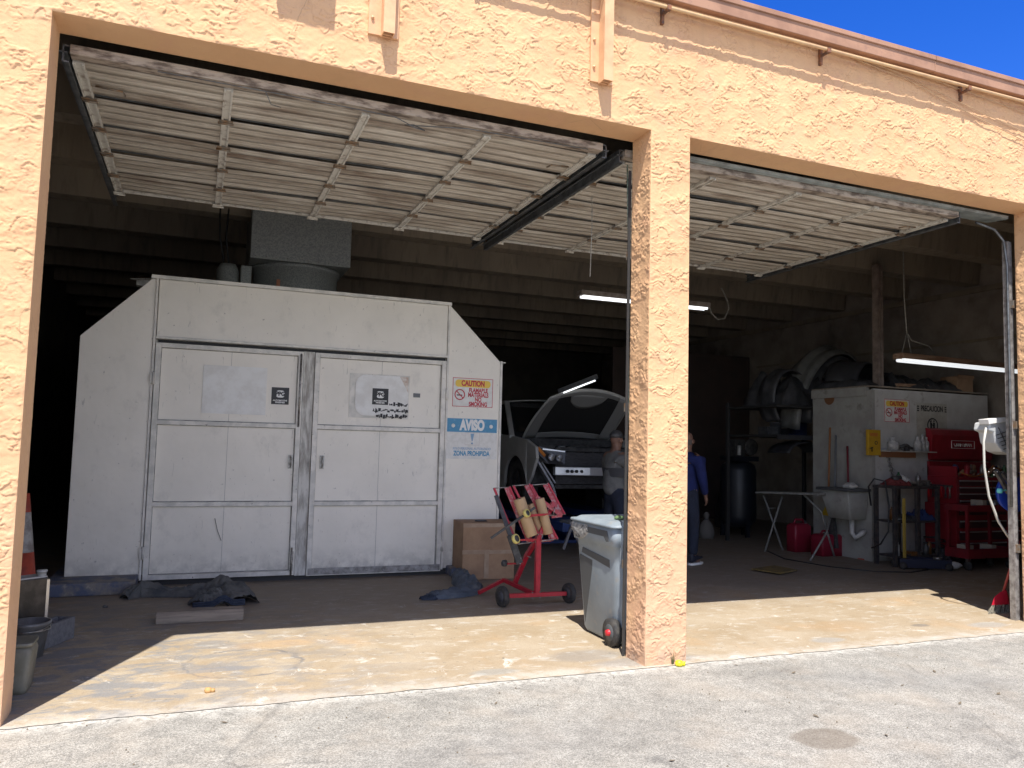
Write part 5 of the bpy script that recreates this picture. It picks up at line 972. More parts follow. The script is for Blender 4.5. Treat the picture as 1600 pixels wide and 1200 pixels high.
t = thing('utility_sink', 'grey utility sink fixed to the side of the white storage room', 'sink', (9.1, 3.75, .55))
q = MB(); q.loft([rr(RX-.38, RX-.01, 3.50, 4.02, .93, .02), rr(RX-.30, RX-.01, 3.55, 3.95, .55, .03)]); q.obj('basin', swg, t); q = MB(); q.loft([rr(RX-.42, RX-.005, 3.46, 4.06, .93, .02), rr(RX-.42, RX-.005, 3.46, 4.06, .965, .02)]); q.obj('sink_rim', gpd, t)
q = MB(); q.tube([(RX-.12, 3.7, .55), (RX-.12, 3.7, .36), (RX-.12, 3.62, .30), (RX-.12, 3.55, .36), (RX-.05, 3.55, .40)], .035, 10); q.obj('drain_trap', swm, t)
q = MB(); q.loft([rr(RX-.32, RX-.22, 3.52, 3.66, .967, .03), rr(RX-.34, RX-.18, 3.50, 3.68, 1.0, .03), rr(RX-.28, RX-.22, 3.55, 3.62, 1.05, .02)]); tag(q.obj('crumpled_cloth', wb), 'crumpled pale cloth on the rim of the utility sink', 'cloth')
# post on the roof of the room
q = MB(); q.box(9.54, 9.58, RY+.10, RY+.20, RZ+.03, 4.09); q.box(9.60, 9.64, RY+.10, RY+.20, RZ+.03, 4.09); q.box(9.579, 9.601, RY+.12, RY+.14, RZ+.03, 4.09); q.box(9.50, 9.70, RY+.05, RY+.25, RZ+.03, RZ+.05); tag(q.obj('steel_post', mat('brown steel post', (.16, .12, .10), .6, c2=(.25, .2, .17), scale=9)), 'brown steel post from the storage room top to a ceiling beam', 'post')
# things stored on top
dt = [mat('dark plastic', (.03, .032, .035), .5, c2=(.07, .07, .075), scale=6), mat('grey car part', (.04, .042, .045), .4, c2=(.025, .025, .03), scale=4), mat('dusty white car part', (.15, .15, .14), .45, c2=(.09, .09, .085), scale=4)]
def cover(c, R_, a0, a1, wd_, m, label, tilt=0, yaw=0, zs=1., group='spare bumper covers'):
    "a curved bumper cover: rounded C-section swept along an arc"
    q = MB(); Mt = Matrix.Translation(c) @ Matrix.Rotation(R(yaw), 4, 'Z') @ Matrix.Rotation(R(tilt), 4, 'X')
    def fn(u, v):
        a = R(a0+(a1-a0)*u); s = (v-.5)*2; rr_ = R_*(1+.10*(1-s*s)+.03*math.sin(6*s)); return Mt @ Vector((rr_*math.cos(a), s*wd_/2, rr_*zs*math.sin(a)))
    q.grid(fn, 30, 10); o = q.obj('bumper_cover', m, solid=.012); tag(o, label, 'car part', group); return o
def heap(x0, x1, y0, y1, z, h, m, label, seed, nm='tarp_heap', cat='tarp'):
    q = MB()
    def fn(u, v):
        e = min(u, 1-u, v, 1-v)*2; b = max(0, min(1, e*2.6))**.5; n = .6+.7*float(perlin(u*4+seed, v*3))+.35*float(perlin(u*11+seed, v*9))
        return (x0+(x1-x0)*u+.03*float(perlin(u*8, v*8+seed)), y0+(y1-y0)*v, z+max(.003, h*b*n))
    q.grid(fn, 36, 18); return tag(q.obj(nm, m), label, cat)
cover(P(1284, 652, 5.3), .74, 4, 190, .5, dt[2], 'big pale bumper cover arching above the rack left of the storage room', 10, 6, 1.4)
cover(P(1284, 648, 5.35), .64, 6, 188, .7, dt[0], 'black inner bumper cover nested under the pale arching one', 6, 8, 1.4)
cover(P(1290, 640, 5.1), .36, 5, 175, .6, dt[1], 'small grey bumper cover nested lowest under the arch', -8, 20, 1.3)
heap(8.95, 10.55, 4.75, 5.8, 2.135, .62, dt[0], 'tall dark pile of car body parts on the rack behind the storage room', 21, 'parts_pile', 'car part')
cover(P(1225, 625, 5.2), .34, 60, 225, .4, dt[0], 'black bumper cover hanging inside the pale one', 0, 0, 1.3)
cover(P(1330, 606, 4.2), .36, 10, 170, .5, dt[1], 'grey bumper cover standing on the storage room top behind the post', 5, 20, 1.)
cover(P(1245, 712, 5.0), .36, 15, 170, .5, dt[1], 'grey curved panel on the rack shelf below the pale bumper cover', 0, 0, .55)
tz = RZ+.043
heap(9.72, 10.45, 3.50, 4.5, tz, .26, dt[1], 'grey crumpled tarp on the storage room top right of the post', 2)
heap(10.35, 11.1, 3.50, 4.3, tz, .20, dt[0], 'black plastic sheeting on the storage room top under the wooden light', 5)
heap(9.30, 9.55, 3.52, 4.6, tz, .12, dt[0], 'flat dark parts lying at the left edge of the storage room top', 8, 'flat_parts', 'car part')
t = thing('cardboard_box', 'small open tan cardboard box at the right end of the storage room top', 'box', (11.15, 3.6, tz)); q = MB(); q.box(11.0, 11.32, 3.52, 3.8, tz, tz+.22); q.obj('box_body', cbm, t, bevel=.004); q = MB(); q.box(11.0, 11.32, 3.50, 3.515, tz+.19, tz+.24); q.obj('box_flap', cbm, t)
q = MB(); q.bar((9.8, 3.5, tz+.03), (10.5, 3.6, tz+.05), .05, .04); tag(q.obj('wood_strip', woodf), 'thin wooden strip lying at the front of the storage room top', 'wood')
# pipes and red steel frame on the right wall
q = MB(); q.tube([(11.82, 3.05, 2.0), (11.82, 3.05, 3.25), (11.82, 2.98, 3.40), (11.82, 2.8, 3.45), (11.82, .6, 3.45)], .05, 12); q.tube([(11.84, 2.7, 2.3), (11.84, 2.7, 3.7)], .02, 8); tag(q.obj('wall_pipe', mat('dull wall pipe', (.22, .20, .18), .6)), 'thick painted pipe bending along the right wall', 'pipe')
t = thing('steel_rack', 'dark red steel rack frame against the right wall beyond the light', 'rack', (11.6, 2.2, 0)); rk = mat('rack red', (.16, .02, .03), .6)
for y in (2.7, .9):
    q = MB(); q.bar((11.66, y, .004), (11.66, y, 3.1), .09, .07); q.obj('rack_upright', rk, t)
q = MB(); q.bar((11.66, 2.7, 3.05), (11.66, .9, 3.05), .07, .12); q.obj('rack_beam', rk, t); q = MB(); q.bar((11.66, 2.7, 2.6), (11.66, .9, 2.6), .06, .10); q.obj('rack_beam', mat('pale beam', (.25, .2, .19), .6), t)
# ------------------------------------------------------------ red tool chest with open lid
rt = mat('tool chest red', (.27, .012, .022), .35, c2=(.2, .01, .018), scale=6, spec=.5); rtd = mat('tool chest drawer', (.055, .02, .022), .4); sv = mat('drawer pull', (.5, .5, .5), .3, .6)
tc = thing('tool_chest', 'tall red tool chest with raised lid and many drawers below the precaution sign', 'tool chest', (10.7, 2.95, .004))
TX0, TX1, TY = 10.18, 11.45, 2.92
q = MB(); q.box(TX0, TX1, TY, TY+.48, .16, .80); q.obj('lower_cabinet', rt, tc, bevel=.006)
q = MB(); q.box(TX0+.03, TX1-.02, TY+.01, TY+.46, .80, 1.16); q.box(TX0+.03, TX0+.06, TY+.01, TY+.46, 1.16, 1.30); q.box(TX0+.03, TX1-.02, TY+.43, TY+.46, 1.16, 1.36); q.obj('upper_chest', rt, tc, bevel=.005)
q = MB(); q.prism([(TX0+.03, TY+.44, 1.37), (TX0+.03, TY+.40, 1.40), (TX0+.03, TY+.36, 1.72), (TX0+.03, TY+.40, 1.80), (TX0+.03, TY+.48, 1.82)], (TX1-TX0-.06, 0, 0)); ld = q.obj('lid', rt, tc, bevel=.004)
q = MB(); cxx = TX0+.62
text('brand_plate_lettering', 'CRAFTSMAN', (cxx, TY+.372, 1.60), .085, WH, ld, .72, .002, rot=(R(83), 0, 0))
for a, b in (((-.225, 1.545), (.225, 1.55)), ((-.225, 1.65), (.225, 1.655))): q.box(cxx+a[0], cxx+b[0], TY+.364, TY+.371, a[1], b[1])
for x in (-.225, .22): q.box(cxx+x, cxx+x+.005, TY+.364, TY+.371, 1.55, 1.65)
q.obj('plate_frame', WH, ld)
for z in (1.10, 1.01, .925, .835):
    for xa, xb in ((TX0+.07, TX0+.66), (TX0+.69, TX1-.05)):
        q = MB(); q.box(xa, xb, TY-.004, TY+.012, z-.055, z+.02); dr = q.obj('drawer', rtd, tc); q = MB(); q.box(xa, xb, TY-.02, TY-.003, z+.005, z+.02); q.obj('drawer_pull', sv, dr)
for z, h in ((.70, .07), (.56, .10), (.42, .12), (.27, .12)):
    q = MB(); q.box(TX0+.05, TX1-.04, TY-.012, TY-.001, z-h+.03, z+.03); dr = q.obj('drawer', rtd, tc); q = MB(); q.box(TX0+.06, TX1-.05, TY-.028, TY-.011, z+.01, z+.026); q.obj('drawer_pull', sv, dr)
for x in (TX0+.1, TX1-.1): q = MB(); q.lathe((x-.02, TY+.1, .084), [(0, 0), (.08, 0), (.08, .04), (0, .04)], 18, (1, 0, 0)); q.obj('caster', rb, tc)
r2 = random.Random(21); tm_ = [dkm, met, mat('tool blue', (.04, .08, .2), .5), mat('tool brown', (.2, .12, .07), .6), mat('tool red', (.3, .02, .03), .5)]
for k in range(14):
    x = r2.uniform(TX0+.12, TX1-.2); y = TY+r2.uniform(.05, .35); z = 1.17; m_ = tm_[k % 5]; a = r2.uniform(-.6, .6); L = r2.uniform(.05, .12)
    t = MB(); t.tube([(x-L, y-a*.1, z+.01), (x, y, z+r2.uniform(.05, .14)), (x+L, y+a*.1, z+r2.uniform(.02, .1))], [r2.uniform(.012, .03), r2.uniform(.02, .045), r2.uniform(.01, .02)], 7)
    tag(t.obj('hand_tool', m_), 'dark hand tool in the heap inside the open red tool chest', 'tool', 'tools heaped in the open chest')
# service cart in front
ct = thing('service_cart', 'low dark red service cart on casters in front of the tool chest', 'cart', (10.5, 2.6, .004)); rc2 = mat('cart red', (.20, .012, .02), .5, c2=(.14, .012, .018), scale=9)
KX0, KX1, KY0, KY1 = 9.92, 10.72, 2.55, 2.86
for z0, z1, nm in ((.15, .27, 'bottom_tray'), (.74, .82, 'top_tray')):
    q = MB(); q.box(KX0, KX1, KY0, KY1, z0, z0+.012); q.box(KX0, KX1, KY0-.012, KY0, z0, z1); q.box(KX0, KX1, KY1, KY1+.012, z0, z1); q.box(KX0-.012, KX0, KY0-.012, KY1+.012, z0, z1); q.box(KX1, KX1+.012, KY0-.012, KY1+.012, z0, z1); q.obj(nm, rc2, ct)
for x in (KX0+.02, KX1-.02):
    for y in (KY0+.02, KY1-.02):
        q = MB(); q.bar((x, y, .162), (x, y, .82), .035, .035); q.obj('cart_leg', rc2, ct)
        q = MB(); q.lathe((x-.012, y, .062), [(0, 0), (.058, 0), (.058, .025), (0, .025)], 18, (1, 0, 0)); q.box(x-.02, x+.02, y-.02, y+.02, .11, .15); q.obj('caster', rb, ct)
r2 = random.Random(31)
sh = [('small_box', mat('pale box', (.36, .33, .27), .7), 'box'), ('dark_case', dkm, 'case'), ('blue_rag', mat('blue rag', (.03, .06, .2), .8), 'rag'), ('metal_tin', mat('grey tin', (.25, .25, .26), .4, .4), 'tin')]
desc = {'small_box': 'pale small carton', 'dark_case': 'small black tool case', 'blue_rag': 'folded blue rag', 'metal_tin': 'dull metal tin'}
for lev, z in (('top', .754), ('bottom', .164)):
    x = KX0+.05; k = 0
    while x < KX1-.1:
        w_ = r2.uniform(.06, .13); nm, m_, ca_ = sh[(k+(lev == 'top')) % 4]; q = MB(); h = r2.uniform(.05, .15)
        if nm == 'metal_tin': q.lathe((x+w_/2, KY0+.12, z), [(0, 0), (w_*.45, 0), (w_*.45, h), (w_*.3, h+.01), (0, h+.01)], 16)
        elif nm == 'blue_rag': q.loft([rr(x, x+w_, KY0+.04, KY0+.2, z, .02), rr(x+.005, x+w_-.005, KY0+.05, KY0+.19, z+.05, .02)])
        else: q.box(x, x+w_, KY0+.03, KY0+.2, z, z+h)
        tag(q.obj(nm, m_, bevel=.003), desc[nm]+' on the %s tray of the red service cart' % lev, ca_, 'things on the %s tray' % lev); x += w_+.015; k += 1
# black steel stand with vice, machine on top
sb = mat('black steel', (.03, .03, .035), .5, c2=(.07, .06, .055), scale=20)
st_ = thing('steel_stand', 'black steel work stand with cluttered top beside the tool chest', 'stand', (9.6, 3.15, .004))
SX0, SX1, SY0, SY1 = 9.17, 9.98, 2.98, 3.34
q = MB(); q.box(SX0, SX1, SY0, SY1, 1.0, 1.035); q.obj('stand_top', sb, st_, bevel=.004); q = MB(); q.box(SX0+.02, SX1-.02, SY0+.02, SY1-.02, .56, .585); q.obj('stand_shelf', sb, st_); q = MB(); q.box(SX0+.02, SX1-.02, SY0+.02, SY1-.02, .12, .14); q.obj('stand_shelf', sb, st_)
for x in (SX0+.03, SX0+.42, SX1-.03):
    for y in (SY0+.03, SY1-.03): q = MB(); q.bar((x, y, .004), (x, y, 1.0), .045, .045); q.obj('stand_leg', sb, st_)
q = MB(); q.box(9.29, 9.33, SY0-.02, SY0-.002, .02, .88); tag(q.obj('yellow_pole', mat('mustard strip', (.42, .30, .06), .6)), 'mustard yellow strip leaning on the front of the black stand', 'pole')
t = thing('bench_vice', 'small steel vice and chrome sockets on the right of the black stand', 'vice', (9.8, 3.1, 1.035)); q = MB(); q.box(9.66, 9.80, 3.05, 3.15, 1.035, 1.10).box(9.84, 9.88, 3.05, 3.15, 1.035, 1.11); q.obj('vice_jaw', met, t, bevel=.004); q = MB(); q.tube([(9.6, 3.1, 1.07), (9.95, 3.1, 1.07)], .012, 8); q.obj('vice_screw', chr_, t)
t = thing('angle_grinder', 'grey power tool with a white body lying on the black stand', 'power tool', (9.45, 3.1, 1.035)); q = MB(); q.tube([(9.42, 3.12, 1.13), (9.52, 3.1, 1.10), (9.64, 3.08, 1.07)], [.05, .045, .02], 12); q.obj('tool_body', wb, t); q = MB(); q.tube([(9.30, 3.14, 1.12), (9.42, 3.12, 1.13)], [.035, .04], 10); q.obj('tool_grip', dkm, t)
heap(9.22, 9.50, 3.0, 3.28, 1.037, .10, mat('red rag', (.16, .03, .03), .9), 'dark red rag on the left of the black stand top', 4, 'shop_rag', 'rag')
heap(9.62, 9.92, 3.0, 3.3, .587, .14, mat('blue cloth', (.02, .04, .14), .9), 'blue cloth on the middle shelf of the black stand', 6, 'shop_rag', 'rag')
heap(9.40, 9.66, 3.0, 3.3, .587, .08, dkm, 'oily dark parts on the middle shelf of the black stand', 7, 'machine_part', 'part')
q = MB(); q.tube([P(1361, 790, 3.3), P(1357, 760, 3.3), P(1366, 748, 3.2), P(1383, 752, 3.1), P(1389, 790, 3.0), P(1388, 830, 3.0), P(1376, 850, 3.1), P(1362, 856, 3.35)], .011, 7); tag(q.obj('air_hose', BK), 'black air hose looping at the left end of the black stand', 'hose')
# more tools and hoses round the chest and the stand
hk = thing('tool_hook_strip', 'row of pliers hanging on the left side of the red tool chest', 'tool rack', (TX0-.02, 3.15, 1.0))
q = MB(); q.box(TX0-.012, TX0-.001, 2.96, 3.36, 1.02, 1.05); q.obj('hook_rail', sb, hk)
for i in range(6):
    y = 2.99+i*.065; q = MB(); q.tube([(TX0-.02, y-.012, 1.03), (TX0-.022, y, .97), (TX0-.02, y-.012, .88)], .007, 6); q.tube([(TX0-.02, y+.012, 1.03), (TX0-.022, y, .97), (TX0-.02, y+.014, .87)], .007, 6); q.obj('pliers', (met, dkm, red)[i % 3], hk)
r2 = random.Random(55)
kd = [('spray_can', 'spray can', 'slim'), ('wrench', 'wrench', 'steel'), ('socket_case', 'case', 'black'), ('tape_roll_stack', 'tape', 'pale'), ('oil_bottle', 'bottle', 'dark')]
pal = [wb, met, dkm, mat('masking tape', (.42, .38, .26), .7), mat('amber bottle', (.16, .07, .02), .3), mat('green can', (.05, .14, .07), .4)]
def bits(x0, x1, y, z, n, where, grp):
    for k in range(n):
        nm, ca_, ad = kd[k % 5]; x = x0+(x1-x0)*(k+.5)/n+r2.uniform(-.01, .01); yy = y+r2.uniform(-.03, .03); q = MB()
        if nm == 'spray_can': q.lathe((x, yy, z), [(0, 0), (.028, 0), (.028, .13), (.012, .15), (.012, .17), (0, .17)], 14)
        elif nm == 'oil_bottle': q.lathe((x, yy, z), [(0, 0), (.036, 0), (.036, .10), (.012, .135), (.012, .16), (0, .16)], 14)
        elif nm == 'wrench': q.bar((x-.08, yy, z+.012), (x+.06, yy-.02, z+.016), .016, .008); q.lathe((x-.085, yy, z+.004), [(.012, 0), (.024, 0), (.024, .012), (.012, .012)], 10); q.lathe((x+.068, yy-.022, z+.006), [(.010, 0), (.02, 0), (.02, .012), (.010, .012)], 10)
        elif nm == 'socket_case': q.box(x-.05, x+.05, yy-.05, yy+.05, z, z+.05); q.box(x-.02, x+.02, yy-.062, yy-.05, z+.02, z+.035)
        else: q.lathe((x, yy, z), [(.03, 0), (.05, 0), (.05, .05), (.03, .05), (.03, 0)], 18)
        tag(q.obj(nm, pal[(k*2+n) % 6]), ad+' '+ca_+' '+where, ca_, grp)
bits(9.52, 9.95, 3.24, 1.037, 5, 'at the back of the black steel stand top', 'small things on the stand top')
bits(9.22, 9.92, 3.05, .142, 6, 'on the lowest shelf of the black steel stand', 'small things on the low stand shelf')
bits(9.24, 9.60, 3.12, .587, 4, 'on the middle shelf of the black steel stand', 'small things on the middle stand shelf')
bits(10.75, 11.40, 3.02, 1.162, 7, 'along the front of the open upper chest', 'small things in the open chest')
q = MB(); q.tube([Vector((10.02+.17*math.cos(a*.5)*(1-.004*a), 3.12+.12*math.sin(a*.5), .02+.006*a)) for a in range(0, 60)], .010, 6); tag(q.obj('coiled_hose', BK), 'coiled black hose on the floor between stand and tool chest', 'hose')
q = MB(); q.tube([P(1500, 738, 2.9), P(1520, 745, 2.88), P(1540, 740, 2.88), P(1552, 728, 2.88), P(1565, 735, 2.88)], .009, 6); tag(q.obj('orange_cable', mat('orange cable', (.35, .12, .03), .5)), 'thin orange cable draped over the open tool chest', 'cable')
q = MB(); q.tube([(9.4, 2.7, .012), (9.0, 2.6, .012), (8.6, 2.75, .012), (8.3, 3.2, .012), (8.2, 3.9, .012), (8.5, 4.6, .012)], .008, 6); tag(q.obj('floor_hose', BK), 'black air hose snaking over the shaded floor of the right bay', 'hose')
# floor jack
fj = thing('floor_jack', 'low dark floor jack with a pale handle grip in front of the black stand', 'jack', (9.4, 2.85, .004)); Mj = Matrix.Translation((9.18, 2.98, .004)) @ Matrix.Rotation(R(-28), 4, 'Z')
q = MB(); q.box(0, .62, -.13, -.10, .02, .13, Mj).box(0, .62, .10, .13, .02, .13, Mj).box(.05, .2, -.10, .10, .03, .12, Mj); q.obj('jack_frame', mat('jack blue black', (.02, .025, .05), .45), fj, bevel=.004)
q = MB(); q.lathe(Mj @ Vector((.50, 0, .12)), [(0, 0), (.05, 0), (.055, .03), (0, .035)], 16); q.obj('jack_saddle', met, fj)
for x, y in ((.03, -.14), (.03, .14), (.58, -.14), (.58, .14)): q = MB(); q.lathe(Mj @ Vector((x, y, .045)), [(0, -.02), (.045, -.02), (.045, .02), (0, .02)], 16, Mj.to_3x3() @ Vector((0, 1, 0))); q.obj('jack_wheel', rb, fj)
q = MB(); q.lathe(Mj @ Vector((.60, -.05, .06)), [(0, 0), (.05, .01), (.045, .10), (.012, .16), (0, .17)], 14, Mj.to_3x3() @ Vector((1, -.3, .1))); q.obj('white_cup', wb, fj)
heap(9.95, 10.15, 2.95, 3.3, .004, .24, dt[0], 'dark heap of hoses and parts on the floor between stand and tool chest', 12, 'parts_heap', 'car part')
q = MB(); c = onZ(1352, 874); q.loft([rr(c.x-.10, c.x+.10, c.y-.06, c.y+.06, .005, .02), rr(c.x-.08, c.x+.08, c.y-.05, c.y+.05, .02, .02)]); tag(q.obj('orange_rag', mat('orange rag', (.4, .1, .06), .9)), 'orange red rag on the floor at the storage room corner', 'rag')
# hose reel and blue drum inside the right jamb, caught by the sun
t = thing('hose_reel', 'grey ribbed reel housing mounted inside the right jamb, half in sun', 'hose reel', P(1565, 680, .55))
c = P(1568, 682, .55)
q = MB(); q.loft([[P(x, y, .50) for x, y in pp_] for pp_ in ([(1547, 658), (1572, 657), (1572, 666), (1546, 668)],)]+[], caps=False)
prf = [(1547, 660), (1575, 655), (1590, 657), (1592, 704), (1580, 711), (1566, 706), (1556, 692), (1553, 676), (1545, 672)]
q = MB(); q.prism([P(x, y, .50) for x, y in prf], (0, .16, 0)); q.obj('reel_housing', mat('silver grey plastic', (.50, .52, .53), .4), t, bevel=.012)
q = MB()
for i in range(5): a = P(1556+i*3, 680+i*5.5, .495); q.bar(a, P(1574, 674+i*6.5, .495), .006, .006)
q.bar(P(1560, 668, .492), P(1575, 700, .492), .006, .006, (0, 1, 0)); q.obj('housing_rib', gpd, t)
q = MB(); q.prism([P(x, y, .48) for x, y in ((1544, 655), (1572, 652), (1573, 659), (1546, 663))], (0, .1, 0)); q.obj('white_top', WH, t, bevel=.004)
q = MB(); q.tube([P(1541, 668, .52), P(1537, 690, .52), P(1538, 730, .52), P(1545, 775, .52), P(1560, 815, .50), P(1575, 838, .47), P(1590, 853, .44)], .011, 8); tag(q.obj('white_hose', mat('white hose', (.52, .51, .46), .5)), 'white hose hanging from the reel in a long curve to the door track', 'hose')
t = thing('blue_lamp_housing', 'bright blue round housing with black arms behind the right door track', 'machine', P(1578, 770, .62))
c = P(1582, 768, .60); q = MB(); q.lathe(c, [(.0, .03), (.10, .03), (.18, .0), (.19, -.03), (.185, -.05), (.10, -.02), (0, -.02)], 36, (.25, 1, .1)); q.obj('blue_shell', mat('bright blue plastic', (.01, .05, .42), .35), t)
q = MB(); q.bar(P(1556, 735, .52), P(1576, 770, .52), .035, .03, (0, 1, 0)); q.bar(P(1566, 738, .53), P(1584, 762, .53), .03, .03, (0, 1, 0)); q.bar(P(1576, 755, .53), P(1590, 740, .53), .03, .03, (0, 1, 0)); q.obj('black_arm', dkm, t)
q = MB(); q.lathe(P(1563, 767, .52), [(0, -.02), (.022, -.015), (.024, .02)], 12, (0, 1, 0)); q.bar(P(1565, 767, .515), P(1575, 765, .515), .012, .012); q.obj('teal_knob', mat('teal knob', (.15, .6, .6), .4), t)
q = MB()
for x, y in ((1553, 732), (1558, 737), (1553, 742), (1545, 737), (1577, 772), (1576, 757)): q.lathe(P(x, y, .50), [(0, -.004), (.005, 0)], 8, (0, 1, 0))
q.obj('screw_head', WH, t)
# ------------------------------------------------------------ folding table, petrol cans, mat
ft = thing('folding_table', 'pale folding table frame with crossed legs left of the storage room', 'folding table', (8.8, 4.2, 0)); ftm = mat('pale tube', (.24, .24, .225), .5, c2=(.16, .16, .15), scale=20)
q = MB(); A = P(1190, 769, 4.9); B = P(1288, 772, 3.9); ln = (B-A); q.bar(A, B, .30, .03); q.obj('table_top', ftm, ft, bevel=.006)
q = MB()
for a, b in (((1222, 776, 4.6), onZ(1195, 862)), ((1193, 774, 4.9), onZ(1223, 860)), ((1253, 774, 4.2), None)):
    if b is not None: q.tube([P(*a), b], .014, 8)
for a, m_, b in (((1255, 772, 4.2), (1283, 800, 4.05), onZ(1304, 870)), ((1300, 800, 3.95), (1290, 835, 3.85), onZ(1266, 876))): q.tube([P(*a), P(*m_), b], .014, 8)
q.tube([P(1200, 794, 4.75), P(1212, 794, 4.75)], .008, 6); q.obj('table_legs', ftm, ft)
rg_ = mat('petrol can red', (.22, .012, .03), .45)
def jerry(c, w_, d_, h, label):
    t = thing('petrol_can', label, 'petrol can', (c[0], c[1], .004), 'red petrol cans'); q = MB()
    q.loft([rr(c[0]-w_/2, c[0]+w_/2, c[1]-d_/2, c[1]+d_/2, .004, .03), rr(c[0]-w_/2, c[0]+w_/2, c[1]-d_/2, c[1]+d_/2, h*.8, .03), rr(c[0]-w_/2+.03, c[0]+w_/2-.03, c[1]-d_/2+.03, c[1]+d_/2-.03, h*.88, .03)]); q.obj('can_body', rg_, t)
    q = MB(); q.tube([(c[0]-w_*.3, c[1], h*.86), (c[0]-w_*.22, c[1], h), (c[0]+w_*.22, c[1], h), (c[0]+w_*.3, c[1], h*.86)], .016, 8); q.obj('can_handle', rg_, t)
    q = MB(); q.lathe((c[0]+w_*.38, c[1], h*.86), [(.025, 0), (.025, .05), (0, .052)], 12); q.obj('can_cap', dkm, t)
jerry((9.02, 4.55), .30, .2, .46, 'taller red petrol can standing behind the folding table leg'); jerry((9.14, 4.12), .40, .24, .34, 'wider red petrol can in front at the storage room wall')
q = MB(); q.add([onZ(x, y, .03) for x, y in ((1174, 889), (1210, 884), (1246, 891), (1219, 896))], [(0, 1, 2, 3)]); tag(q.obj('floor_mat', mat('mustard card', (.20, .14, .04), .9, c2=(.12, .09, .04), scale=12), solid=.012), 'mustard coloured flat cardboard piece lying on the dark floor', 'cardboard')
# ------------------------------------------------------------ dark back of the right bay
ac = thing('air_compressor', 'tall dark blue upright air compressor tank beyond the folding table', 'compressor', (9.4, 6.4, .004)); nb = mat('navy tank', (.012, .015, .022), .45, c2=(.008, .01, .015), scale=5)
q = MB(); q.lathe((9.38, 6.4, .15), [(0, 0), (.2, .02), (.29, .1), (.30, .2), (.30, .95), (.27, 1.05), (.16, 1.11), (0, 1.13)], 36); q.obj('tank', nb, ac)
q = MB(); q.box(9.15, 9.65, 6.2, 6.6, 1.26, 1.34); q.obj('pump_platform', nb, ac); q = MB(); q.box(9.25, 9.45, 6.3, 6.5, 1.34, 1.62); q.lathe((9.55, 6.3, 1.5), [(0, 0), (.14, 0), (.14, .04), (0, .04)], 20, (0, -1, 0)); q.obj('pump', dkm, ac, bevel=.01)
for a in (30, 150, 270): q = MB(); q.bar((9.38+.25*math.cos(R(a)), 6.4+.25*math.sin(R(a)), .004), (9.38+.24*math.cos(R(a)), 6.4+.24*math.sin(R(a)), .3), .08, .03); q.obj('tank_leg', nb, ac)
q = MB(); q.lathe((9.17, 6.10, 1.36), [(0, 0), (.03, 0), (.03, .16), (0, .16)], 12); tag(q.obj('filter_cylinder', wb), 'small pale cylinder on the air compressor top', 'filter')
rk2 = thing('storage_rack', 'dark steel rack left of the storage room holding body panels', 'rack', (9.0, 6.0, .004)); rkm = mat('rack grey', (.03, .03, .03), .6)
for x, y in ((8.75, 5.85), (10.3, 5.85), (10.3, 4.75)): q = MB(); q.bar((x, y, .004), (x, y, 2.2), .05, .05); q.obj('rack_post', rkm, rk2)
for z in (1.66, 2.1): q = MB(); q.box(8.75, 10.3, 4.7, 5.9, z, z+.03); q.obj('rack_shelf', rkm, rk2)
q = MB(); q.box(8.75, 9.5, 4.67, 4.70, 1.62, 1.69); q.obj('shelf_edge', dt[1], rk2)
wbh = thing('work_bench', 'cluttered dark workbench behind the person in blue', 'workbench', (8.4, 7.5, .004)); q = MB(); q.box(7.3, 9.0, 7.4, 8.1, .90, .95); q.obj('bench_top', woodf, wbh)
for x in (7.35, 8.95): q = MB(); q.box(x, x+.06, 7.45, 8.05, .004, .90); q.obj('bench_leg', dkm, wbh)
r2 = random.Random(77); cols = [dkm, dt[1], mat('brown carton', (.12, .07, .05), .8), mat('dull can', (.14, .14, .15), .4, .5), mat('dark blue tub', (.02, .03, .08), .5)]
kinds = [('parts_box', 'box', 'dim carton'), ('paint_can', 'can', 'dim metal paint can'), ('plastic_tub', 'tub', 'dim dark tub')]
def clutter(x0, x1, y0, y1, z, n, where, grp, hmax=.3):
    for k in range(n):
        nm, ca_, de = kinds[k % 3]; x = x0+(x1-x0)*(k+.5)/n+r2.uniform(-.02, .02); y = r2.uniform(y0, y1); w_ = (x1-x0)/n*.42; h = r2.uniform(.1, hmax); q = MB()
        if nm == 'parts_box': q.box(x-w_, x+w_, y-w_, y+w_, z, z+h); q.box(x-w_*1.02, x+w_*1.02, y-w_*1.03, y-w_*1.001, z+h*.9, z+h)
        elif nm == 'paint_can': q.lathe((x, y, z), [(0, 0), (w_*.8, 0), (w_*.8, h*.9), (w_*.84, h*.9), (w_*.84, h*.95), (w_*.7, h*.95), (0, h*.94)], 18)
        else: q.lathe((x, y, z), [(0, 0), (w_*.7, 0), (w_*.95, h), (w_*1.0, h), (w_*.9, h*.98), (w_*.65, .02), (0, .02)], 16)
        tag(q.obj(nm, cols[(k*3+n) % 5]), de+' '+where, ca_, grp)
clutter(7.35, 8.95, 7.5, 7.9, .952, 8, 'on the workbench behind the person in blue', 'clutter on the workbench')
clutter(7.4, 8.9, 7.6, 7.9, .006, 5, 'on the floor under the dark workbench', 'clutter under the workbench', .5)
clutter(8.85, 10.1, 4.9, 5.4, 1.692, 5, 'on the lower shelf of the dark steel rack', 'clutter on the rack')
heap(7.2, 8.7, 8.3, 9.3, 1.5, .18, dt[0], 'black folded sheeting on a shelf behind the workbench', 14)
sh_ = thing('wall_shelf', 'long dark shelf board behind the workbench', 'shelf', (8, 8.8, 1.46)); q = MB(); q.box(7.1, 8.9, 8.2, 9.4, 1.46, 1.497); q.obj('shelf_board', rkm, sh_)
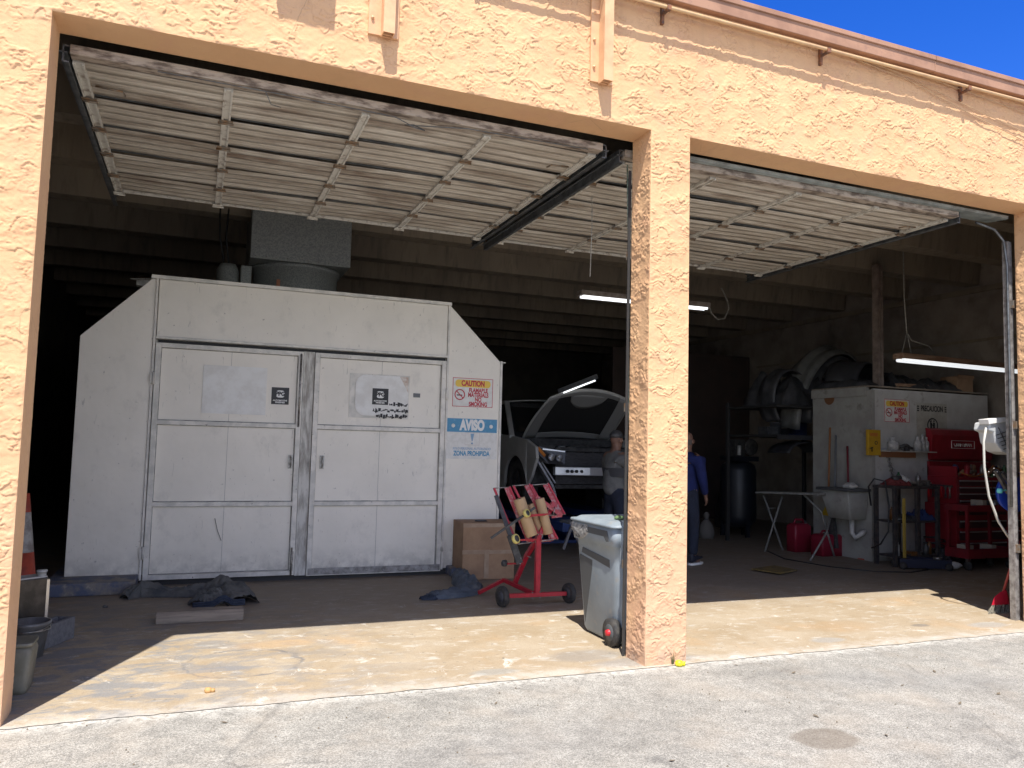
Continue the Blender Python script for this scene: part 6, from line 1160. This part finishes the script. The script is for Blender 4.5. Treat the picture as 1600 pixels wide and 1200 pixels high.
for x in (7.15, 8.8): q = MB(); q.bar((x, 9.3, .004), (x, 9.3, 1.46), .05); q.obj('shelf_leg', rkm, sh_)
sg_ = thing('sandbag', 'small pale tied sack on the floor under the compressor', 'sack', (8.6, 6.1, .004)); q = MB(); q.lathe((8.60, 6.2, .004), [(0, 0), (.12, 0), (.13, .12), (.09, .24), (.03, .30), (.05, .38), (.02, .42)], 14); q.obj('sack_body', mat('grey sack', (.14, .13, .12), .9), sg_); q = MB(); q.lathe((8.60, 6.2, .29), [(.035, 0), (.035, .03)], 12); q.obj('sack_tie', dkm, sg_)
# tires stacked behind
for i, (x, y, z) in enumerate(((10.2, 7.6, .004), (10.2, 7.6, .22), (10.25, 7.6, .44))):
    q = MB(); q.lathe((x, y, z), [(.2, .02), (.31, 0), (.33, .04), (.33, .17), (.31, .205), (.2, .185), (.2, .02)], 32); tag(q.obj('used_tyre', rb), ('lowest', 'middle', 'topmost')[i]+' tyre of the stack behind the folding table', 'tyre', 'stacked tyres')
# partition and daylight window far back on the right
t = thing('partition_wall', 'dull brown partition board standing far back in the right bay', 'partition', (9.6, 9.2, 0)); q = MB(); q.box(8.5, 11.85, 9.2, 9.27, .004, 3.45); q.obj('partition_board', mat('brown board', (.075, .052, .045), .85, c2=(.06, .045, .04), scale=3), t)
q = MB()
for x in (8.9, 10.05): q.box(x, x+.03, 9.18, 9.199, .5, 3.45)
q.obj('batten', dkm, t)
a = P(1183, 584, 9.12); b = P(1215, 668, 9.12)
t = thing('louvre_window', 'small bright louvred window glimpsed past the hanging bumper covers', 'window', (a.x, 9.12, b.z)); q = MB(); q.box(a.x+.06, b.x, 9.14, 9.19, b.z, a.z); q.obj('window_pane', mat('daylight pane', (.85, .9, 1), .5, emis=.9), t)
q = MB(); z = b.z
while z < a.z: q.box(a.x+.06, b.x, 9.11, 9.135, z, z+.02); z += .07
q.box(a.x, a.x+.06, 9.1, 9.19, b.z-.1, a.z+.1); q.obj('louvre_slat', dt[1], t)
